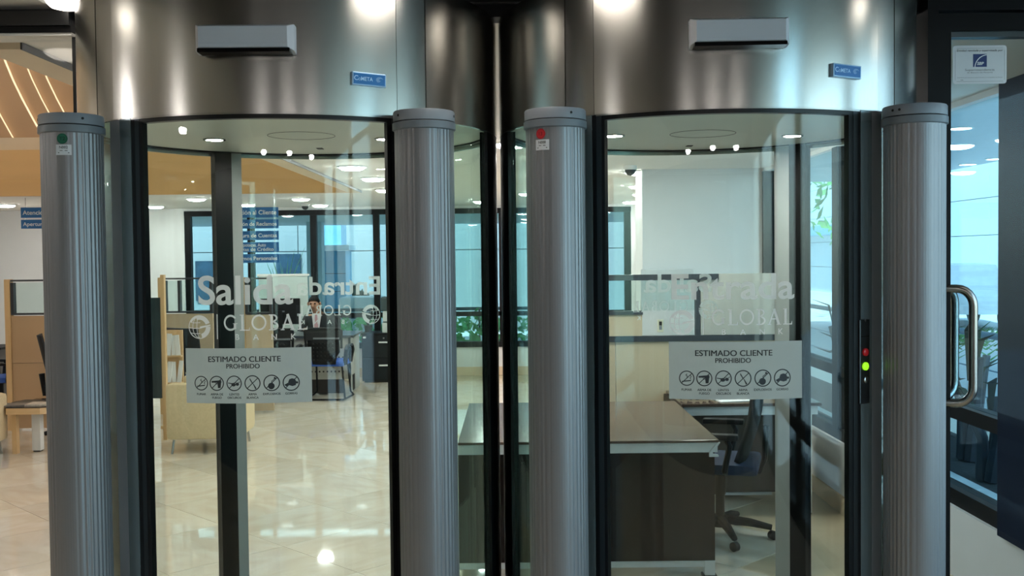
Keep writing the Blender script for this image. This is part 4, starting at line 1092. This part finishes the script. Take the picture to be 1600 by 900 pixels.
# partitions on the left
def partition(x0, x1, Y, zt, zs, zb, label, posts=(), rz=0., board=PANELW):
    t = empty('office_partition', (x0, Y, 0), label, 'partition', rz=rz); W = x1-x0
    MB().box(0, .055, -.04, .04, 0, zt+.005).build('end_post', LWOOD, t)
    MB().box(.06, W, -.025, .025, .02, zs-.52).build('panel', board, t); MB().box(.06, W, -.025, .025, zs-.515, zs-.03).build('panel', board, t)
    f = MB().box(.06, W, -.03, .03, zt-.018, zt).box(.06, W, -.03, .03, zs-.02, zs).box(.06, .09, -.03, .03, zs, zt-.03).box(W-.03, W, -.03, .03, zs, zt-.03)
    for p in posts: f.box(p, p+.03, -.03, .03, zs, zt-.03)
    f.build('window_frame', RAILD, t)
    MB().box(.09, W-.03, -.004, .004, zs, zt-.03).build('pane', GP, t)
    return t
Y1 = 10.6
zt, zs = at(40, 437, Y1).z, at(40, 489, Y1).z
xa = at(10, 480, Y1).x
partition(xa, xa+.95, Y1, zt, zs, 0, 'beige workstation partition with framed glass, left of the green-stickered column')
Y2 = 11.6
xa = at(249, 480, Y2).x; xb_ = at(333, 480, Y2).x
partition(xa, xb_, Y2, at(290, 434, Y2).z, at(290, 486, Y2).z, 0, 'cream workstation partition with glazing behind the cream armchair', posts=(.22,), board=PANELB)
xa = at(374, 480, Y2).x; xb_ = at(424, 480, Y2).x
partition(xa, xb_, Y2+.05, at(400, 434, Y2).z, at(400, 488, Y2).z, 0, 'narrow cream partition with glazing below the blue service boards', board=PANELB)
t = empty('column_screen', (at(443, 470, 14.6).x, 14.66, 0), 'pale grey screen panel behind the service desk, left of the seated man', 'panel')
MB().box(-.36, .34, -.02, .02, 0, 1.5).build('panel', mat('pale_green_grey', 'b4c2bf', .5), t); MB().box(-.38, .36, -.025, .025, 1.5, 1.53).build('top_rail', WMET, t)

# dark glass notice stand by the first booth edge and brochure rack
t = empty('display_panel', (at(244, 500, 9.9).x, 9.9, 0), 'narrow dark glass display panel at the left edge of the Salida glass', 'panel')
z1_, z0_ = at(244, 465, 9.9).z, at(244, 622, 9.9).z
MB().box(-.045, .045, -.02, .02, z0_, z1_).build('screen', mat('dark_glass_panel', '2b3a3d', .08, var=.3, vscale=5), t)
MB().box(.045, .082, .0, .05, 0, z1_+.22).build('upright', LWOOD, t)
t = empty('brochure_rack', (at(268, 560, 10.6).x, 10.6, 0), 'wooden brochure rack with two rows of white leaflets behind the cream armchair', 'rack')
MB().box(-.11, .11, .03, .05, 0, 1.02).build('back_board', LWOOD, t)
for z_ in (.48, .76): MB().box(-.11, .11, -.04, .03, z_-.015, z_).build('shelf', LWOODH, t)
MB().box(-.11, .11, -.05, .05, 0, .03).build('foot', LWOODH, t)
for r_, z_ in enumerate((.48, .76)):
    for k in range(4):
        o = MB().box(-.022, .022, -.006, .006, 0, .20+.03*random.random()).build('leaflet', PAPER, loc=(t.location.x-.078+.052*k, 10.6-.005-.012*(k % 2), z_+.001))
        o.rotation_euler = (R(-6), R(random.uniform(-6, 6)), 0)
        tag(o, '%s white leaflet from the left on the %s shelf of the wooden brochure rack' % (('first', 'second', 'third', 'fourth')[k], ('lower', 'upper')[r_]), 'leaflet', 'leaflets on the %s shelf' % ('lower', 'upper')[r_])

def mesh_chair(loc, rz, label):
    t = empty('task_chair', loc, label, 'chair', 'black task chairs with blue seats', rz=rz)
    MB().box(-.23, .23, -.22, .22, .44, .50, bev=.028).build('seat', BLUEF, t, smooth=True)
    vs_, fs_ = [], []
    for i in range(6):
        k = i/5; z = .55+.47*k; y = .24+.10*k; wd = .20+.04*k
        vs_ += [(-wd, y-.03, z), (0, y, z), (wd, y-.03, z)]
    for i in range(5):
        for k in range(2): fs_.append((i*3+k, i*3+k+1, i*3+k+4, i*3+k+3))
    b = MB().add(vs_, fs_).build('backrest', DMESH, t, smooth=True); b.modifiers.new('solid', 'SOLIDIFY').thickness = .025
    MB().tube([(0, .02, .44), (0, .28, .44), (0, .30, .64)], .028, 8).build('back_support', DPLAS, t, smooth=True)
    for x in (-.27, .27): MB().tube([(x*.8, .05, .45), (x, .05, .50), (x, .06, .64), (x, -.12, .66)], .02, 8).build('armrest', DPLAS, t, smooth=True)
    MB().lathe([(.028, .08), (.028, .44)], n=12).build('gas_lift', DPLAS, t)
    bs = MB()
    for k in range(5): bs.tube([(0, 0, .10), (.3*math.cos(k*1.257), .3*math.sin(k*1.257), .028)], .024, 6)
    bs.build('star_base', DPLAS, t, smooth=True)
    return t
c = at(78, 560, 9.9); mesh_chair((c.x+.10, 10.22, 0), R(115), 'black task chair with blue seat beside the left column, behind the coffee table')
c = at(306, 560, 10.9); mesh_chair((c.x+.02, 11.1, 0), R(150), 'black task chair with blue seat left of the dark rear jamb, behind the armchair')
c = at(-4, 560, 10.9); t = mesh_chair((c.x-.12, 11.2, 0), R(-60), 'black task chair cut by the left edge of the view')
# dark counter behind it
t = empty('low_counter', (at(0, 560, 12.2).x-.45, 12.2, 0), 'dark low counter at the left edge behind the partition', 'counter')
MB().box(-.5, .45, 0, .5, 0, .70).build('body', mat('charcoal_laminate', '3a3735', .5), t); MB().box(-.52, .47, -.02, .52, .70, .725).build('top', DPLAS, t)

# coffee table and magazines
Yt = 9.2
t = empty('coffee_table', (at(30, 640, Yt).x, Yt, 0), 'low wooden coffee table with white leg and magazines, at the left', 'table')
zt = at(40, 640, Yt).z
xq0, xq1 = at(9, 640, Yt).x-t.location.x, at(62, 640, Yt).x-t.location.x
MB().prism([(xq0, 0), (xq1, 0), (xq1+.16, .12), (xq1+.16, .6), (xq0, .6)], zt-.045, zt+.012, 'XY').build('table_top', LWOODH, t)
MB().prism([(xq0-.003, -.003), (xq1, -.003), (xq1+.163, .12), (xq1+.163, .603), (xq0-.003, .603)], zt+.0125, zt+.02, 'XY').build('top_sheet', mat('dark_table_glass', '2a2422', .15), t)
lx = at(59.5, 680, 9.4).x-t.location.x
MB().box(lx-.038, lx+.038, .16, .235, .012, zt-.045).build('leg', WMET, t); MB().box(lx-.03, lx+.03, .165, .23, 0, .012).build('foot', RUB, t)
MB().box(xq0+.02, xq0+.06, .06, .12, 0, zt-.045).build('leg', LWOOD, t); MB().box(xq0+.02, xq0+.06, .50, .56, 0, zt-.045).build('leg', LWOOD, t); MB().box(lx-.03, lx+.03, .50, .57, 0, zt-.045).build('leg', WMET, t)
MAG = [mat('magazine_grey', '6e6a66', .35, var=.4, vscale=30), mat('magazine_cream', 'cdbfb2', .35, var=.35, vscale=40), mat('magazine_dark', '3b3836', .35, var=.5, vscale=25)]
for i, (px, dy, rz, mi, lab) in enumerate(((22, .12, .35, 0, 'grey magazine lying at the front left of the coffee table'), (47, .30, -.2, 2, 'dark magazine lying at the back of the coffee table'), (66, .16, .1, 1, 'cream magazine lying beside the left column on the coffee table'))):
    x_ = at(px, 634, Yt+dy).x
    o = MB().box(-.13, .13, -.10, .10, 0, .012).build('magazine', MAG[mi], loc=(x_, Yt+dy+.02, zt+.0205+.0005*i), rz=rz); tag(o, lab, 'magazine')

def armchair(loc, rz, label):
    t = empty('armchair', loc, label, 'armchair', 'cream upholstered armchairs', rz=rz)     # back at -Y
    MB().box(-.33, .33, -.34, -.20, .13, .64, bev=.05).build('backrest', CREAMF, t, smooth=True)
    MB().box(-.22, .22, -.20, .33, .30, .44, bev=.04).build('seat', CREAMF, t, smooth=True)
    for x in (-.28, .28): MB().box(x-.06, x+.06, -.22, .34, .13, .56, bev=.045).build('arm', CREAMF, t, smooth=True)
    MB().box(-.30, .30, -.28, .32, .13, .30).build('base', CREAMF, t)
    MB().box(-.20, .20, -.21, -.10, .42, .70, bev=.04).build('cushion', CREAMF, t, smooth=True)
    for x in (-.27, .27):
        for y in (-.27, .28): MB().tube([(x, y, .135), (x*1.06, y*1.05, 0)], .012, 8).build('leg', STEEL2, t)
    return t
c = atz(316, 709, 0); armchair((c.x, c.y+.30, 0), R(3), 'cream armchair seen from behind through the Salida glass')
c = atz(-32, 735, 0); armchair((c.x-.42, c.y+.40, 0), R(8), 'cream armchair cut by the left edge beside the coffee table')

# ------------------------------------------------------------------ outside
tag(MB().box(XW+.2, 40, -12, 60, -.2, -.02).build('ground_outside', CONC), kind='structure')
tag(MB().box(-30, XW+.19, YB+.2, 60, -.2, -.02).build('ground_back', CONC), kind='structure')
# planter along the window wall
pb = tag(MB().box(XW+.20, XW+.40, -1, 13, -.02, .44).build('planter_kerb', mat('bluish_kerb', 'a9b6bd', .6)), kind='structure')
tag(MB().box(XW+.40, 3.25, -1, 13, -.02, .41).build('planter_soil', SOIL), kind='stuff')
tag(MB().box(3.25, 3.40, -1, 13, -.02, .55).build('planter_wall', CONC), kind='structure')
def upright_plant(x, y, h, label, n=5, group='plants in the planter'):
    t = empty('planter_plant', (x, y, .4205), label, 'plant', group)
    tk = MB()
    for k in range(3):
        a = k*2.1+random.random(); tk.tube([(.03*math.cos(a), .03*math.sin(a), .0), (.05*math.cos(a)+.02, .06*math.sin(a), h*.4), (.13*math.cos(a), .16*math.sin(a), h*.78)], .03, 7, radii=[.042, .034, .024])
    tk.build('trunk', TRUNK, t, smooth=True)
    lv = MB()
    for k in range(n*2):
        a = k*2.4+random.random(); r_ = .22+.2*random.random(); zz_ = h*(.55+.45*random.random())
        lv.tube([(.06*math.cos(a), .06*math.sin(a), h*.6), (r_*.5*math.cos(a), r_*.5*math.sin(a), zz_), (r_*math.cos(a), r_*math.sin(a), zz_+.05)], .04, 5, radii=[.008, .026, .003], flat=.25)
    lv.build('leaves', LEAFD, t, smooth=True)
for i, (x, y, h) in enumerate([(2.82, 4.35, .48), (2.72, 4.85, .5), (2.9, 5.35, .52), (2.75, 5.9, .6), (2.9, 6.5, .85), (2.8, 7.2, .9), (2.85, 7.9, .95), (2.8, 8.6, .9)]):
    upright_plant(x, y, h, 'dark leafy plant in the planter, number %s from the door along the window' % ('one', 'two', 'three', 'four', 'five', 'six', 'seven', 'eight')[i])
# railing
t = empty('railing', (4.1, 0, 0), 'grey outdoor railing with slanted posts and cables beyond the window', 'railing')
MB().tube([(0, 1, 1.02), (0, 22, 1.02)], .03, 10).build('handrail', mat('grey_blue_steel', '5d7a8d', .4, .4), t, smooth=True)
for k in range(8): MB().tube([(-.05, 3.2+2.2*k, -.02), (0, 3.9+2.2*k, 1.0)], .022, 8).build('post', MATS['grey_blue_steel'], t, smooth=True)
for z_ in (.25, .48, .72): MB().tube([(0, 1, z_), (0, 22, z_)], .007, 6).build('cable', MATS['grey_blue_steel'], t)
# canopy and street buildings on the right
tag(MB().box(XW+.19, 9.0, 4.8, 24, 3.4, 3.6).build('canopy', mat('white_soffit', 'ccd4d8', .7)), kind='structure')
for px, py, lab in ((1500, 200, 'bright canopy light nearest the door seen through the door glass'), (1512, 270, 'second canopy light seen through the door glass'), (1555, 298, 'thin far canopy light seen through the door glass')):
    p = atz(px, py, 3.4)
    if p.x > 8.8: p = p*(8.7/p.x)
    t = empty('canopy_light', (p.x, p.y, 3.4), lab, 'ceiling light', 'canopy lights')
    MB().arc(.15, .17, -.015, -.0005, -180, 180, 24).build('rim', WMET, t, smooth=True); MB().lathe([(.15, -.008), (.15, -.001)], n=24).build('diffuser', LAMPX, t)
fb = empty('street_building', (14.0, 0, 0), 'pale panelled building with recessed joints across the street at the right', 'building')
MB().box(.06, 3, 6, 60, -.02, 9).build('wall', DGREYX, fb)
for j, (z0_, z1_) in enumerate(((-.02, 1.1), (1.12, 2.2), (2.22, 3.3), (3.32, 4.6), (4.62, 6.0), (6.02, 8.9))):
    for k in range(9): MB().box(0, .06, 6+6*k+.02, 12+6*k-.02, z0_, z1_).build('panel', PANX, fb)
MB().box(-.9, 0, 34, 60, 2.5, 2.9).build('awning', PANX2, fb)
bb = empty('blue_building', (13, 52, 0), 'blue shop front far down the street', 'building')
MB().box(-9, -1.2, 0, 4, -.02, 7).build('wall', PANX2, bb)
for k in range(3): MB().box(-8+3*k, -5.8+3*k, -.06, 0, 1.2, 4.5).build('window', POSTER, bb)
def leafy(name, loc, h, rc, label, cat, n=260, trunk=True, m=None, group=None):
    t = empty(name, loc, label, cat, group)
    if trunk: MB().tube([(0, 0, -.02), (.05, .03, h*.45), (0, 0, h*.7)], .09, 8, radii=[.11, .08, .05]).build('trunk', TRUNK, t, smooth=True)
    lv = MB()
    for k in range(n):
        u, v, w_ = random.gauss(0, .45), random.gauss(0, .45), random.gauss(0, .40)
        c_ = Vector((u*rc, v*rc, h*.78+w_*rc)) if trunk else Vector((random.uniform(-rc, rc), random.uniform(-.3, .3), random.uniform(.05, h)))
        d1 = Vector((random.uniform(-1, 1), random.uniform(-1, 1), random.uniform(-1, 1))).normalized(); d2 = d1.orthogonal().normalized(); s_ = random.uniform(.10, .24)*(1 if trunk else .55)
        lv.add([c_-d1*s_, c_+d2*s_*.45, c_+d1*s_, c_-d2*s_*.45], [(0, 1, 2, 3)])
    lv.build('foliage', m or LEAF, t, fixn=False)
    return t
leafy('street_tree', (8.6, 27, 0), 4.6, 1.5, 'street tree with loose green crown seen through the Entrada booth', 'tree')
leafy('street_tree', (11.0, 31, 0), 4.2, 1.3, 'street tree further off beside the panelled building', 'tree')
t = empty('palm', (5.6, 12.4, 0), 'small palm beyond the railing behind the pull handle', 'palm')
MB().tube([(0, 0, -.02), (.03, 0, .7)], .06, 8, radii=[.08, .05]).build('trunk', TRUNK, t, smooth=True)
lv = MB()
for k in range(12):
    a = k*.53; pts = [(.55*q_*math.cos(a), .55*q_*math.sin(a), .7+.55*q_-.55*q_*q_) for q_ in (0, .35, .7, 1., 1.25)]
    for p_, q_ in zip(pts[:-1], pts[1:]):
        for e in range(3):
            c_ = Vector(p_).lerp(Vector(q_), e/3); sd = Vector((-math.sin(a), math.cos(a), 0))
            for s_ in (-1, 1): lv.add([c_, c_+sd*s_*.16+Vector((0, 0, -.09)), c_+sd*s_*.15+Vector((.03*math.cos(a), .03*math.sin(a), -.10))], [(0, 1, 2)])
lv.build('fronds', LEAF, t, fixn=False)
def car(loc, rz, m, label):
    t = empty('car', loc, label, 'car', 'parked cars in the street', rz=rz)
    pr_ = [(-2.1, .35), (-2.1, .75), (-1.7, .88), (-1.0, .95), (-.4, 1.42), (.9, 1.45), (1.6, 1.0), (2.1, .92), (2.15, .40)]
    MB().prism(pr_, -.82, .82, 'XZ').build('body', m, t)
    MB().prism([(-.85, .98), (-.35, 1.36), (.85, 1.39), (1.35, 1.0)], -.83, .83, 'XZ').build('side_windows', SENSB, t)
    for x in (-1.35, 1.35):
        for y in (-.76, .76): MB().lathe([(.30, -.1), (.31, 0), (.30, .1)], n=18).xf(Matrix.Translation((x, y, .29)) @ Matrix.Rotation(PI/2, 4, 'X')).build('wheel', RUB, t, smooth=True)
car((8.2, 22.5, 0), R(78), mat('white_car_paint', 'd5d9dc', .3), 'white car parked near the street tree, seen through the Entrada booth')
car((10.6, 24.5, 0), R(80), mat('silver_car_paint', '98a2aa', .3, .5), 'silver car parked behind the white car in the street')

# behind the far windows
def W(px, py, Y): return at(px, py, Y)
tag(MB().box(-16, 3, YB+.6, 21, 2.42, 2.62).build('canopy_back', mat('white_soffit_back', 'cfd6d8', .7)), kind='structure')
g = empty('grey_building', (0, 24, 0), 'grey building wall with joint lines behind the far windows', 'building')
MB().box(-20, 4, .06, 3, -.02, 8).build('wall', GREYX, g)
for k in range(8):
    for z0_, z1_ in ((-.02, 1.9), (1.92, 4.2), (4.22, 8)): MB().box(-20+3*k+.01, -17+3*k-.01, 0, .06, z0_, z1_).build('panel', GREYX, g)
p0, p1 = W(430, 397, 23.9), W(469, 428, 23.9)
MB().box(p0.x, p1.x, -.06, 0, p1.z, p0.z).build('poster', POSTER, g)
p0, p1 = W(304, 408, 23.9), W(345, 470, 23.9)
MB().box(p0.x, p1.x, -.06, 0, p1.z, p0.z).build('poster', POSTER, g)
p0, p1 = W(480, 352, 19), W(506, 500, 19)
tag(MB().box(p0.x, p1.x, 18.9, 19.2, -.02, 2.42, bev=.01).build('pillar', PANX), 'white square pillar behind the far window mullion', 'pillar')
p0, p1 = W(506, 366, 21.5), W(541, 480, 21.5)
b = empty('blue_kiosk', (0, 21.5, 0), 'blue panelled kiosk with white fascia right of the white pillar', 'building')
MB().box(p0.x-.3, p1.x, 0, .8, -.02, W(520, 392, 21.5).z).build('wall', PANX2, b)
MB().box(p0.x-.3, p1.x+.1, -.15, .8, W(520, 391, 21.5).z, W(520, 383, 21.5).z).build('fascia', PANX, b)
MB().box(p0.x-.3, p1.x-.1, .1, .8, W(520, 383, 21.5).z, 3.2).build('upper_wall', PANX2, b)
for py in (427, 455): MB().box(p0.x-.3, p1.x+.004, -.006, .0, W(520, py, 21.5).z-.012, W(520, py, 21.5).z).build('joint', DGREYX, b)
hd = empty('hedge', (-2.2, 17.6, 0), 'low green hedge behind the far window rail', 'hedge')
lv = MB()
for k in range(1500):
    c_ = Vector((random.uniform(-3.3, 3.6), random.uniform(-.5, .5), random.uniform(.0, .62+.2*random.random())))
    d1 = Vector((random.uniform(-1, 1), random.uniform(-1, 1), random.uniform(-.5, 1))).normalized(); d2 = d1.orthogonal().normalized(); s_ = random.uniform(.05, .12)
    lv.add([c_-d1*s_, c_+d2*s_*.5, c_+d1*s_, c_-d2*s_*.5], [(0, 1, 2, 3)])
tag(lv.build('foliage', mat('bright_leaf', '66b36a', .5, var=.3, vscale=5), hd, fixn=False), kind='stuff')
rl = empty('railing', (0, 18.6, 0), 'outdoor railing behind the hedge at the far windows', 'railing')
MB().tube([(-7, 0, .80), (1.5, 0, .80)], .03, 8).build('handrail', DGREYX, rl, smooth=True)
for k in range(6): MB().tube([(-6.6+1.5*k, 0, -.02), (-6.6+1.5*k, 0, .8)], .02, 6).build('post', DGREYX, rl)
p0, p1 = W(562, 468, 21), W(592, 482, 21)
rd = empty('red_frame', ((p0.x+p1.x)/2, 21, 0), 'thin red steel frame standing outside the far window', 'frame')
hw = (p1.x-p0.x)/2
MB().box(-hw, hw, -.015, .015, p0.z-.03, p0.z).build('crossbar', REDM, rd)
for x in (-hw, hw-.03, .0): MB().box(x, x+.03, -.015, .015, 0, p0.z-.03).build('post', REDM, rd)
tr_ = leafy('street_tree', (W(548, 480, 23.2).x, 23.2, 0), 1.0, .30, 'small round dark tree outside the far window right of the blue kiosk', 'tree', 160, True, LEAFD)
ww = empty('parked_van', ((W(535, 490, 20.3).x+W(596, 490, 20.3).x)/2, 20.3, 0), 'white van roof line behind the hedge outside the far window', 'van')
vw = abs(W(596, 490, 20.3).x-W(532, 490, 20.3).x)/2
MB().box(-vw, vw, -.3, .5, .25, .98, bev=.06).build('body', mat('white_van_paint', 'dde2e3', .35), ww, smooth=True)
MB().box(-vw*.9, vw*.9, -.306, -.29, .56, .66).build('stripe', DGREYX, ww)
for x in (-vw*.6, vw*.6): MB().lathe([(.16, -.05), (.16, .05)], n=14).xf(Matrix.Translation((x, -.28, .14)) @ Matrix.Rotation(PI/2, 4, 'X')).build('wheel', RUB, ww)
pt = empty('leafy_plant', (W(443, 420, 16.4).x, 16.4, 0), 'tall plant with light green leaves outside the far window by the sign boards', 'plant')
lv = MB()
for k in range(14):
    a = k*2.4; r_ = .25+.2*random.random(); h_ = 1.2+.75*random.random()
    lv.tube([(0, 0, -.02), (r_*.3*math.cos(a), r_*.3*math.sin(a), h_*.7), (r_*math.cos(a), r_*math.sin(a), h_)], .05, 4, radii=[.015, .06, .006], flat=.2)
lv.build('leaves', mat('light_leaf', '8fbf8a', .5, var=.2), pt, smooth=True)
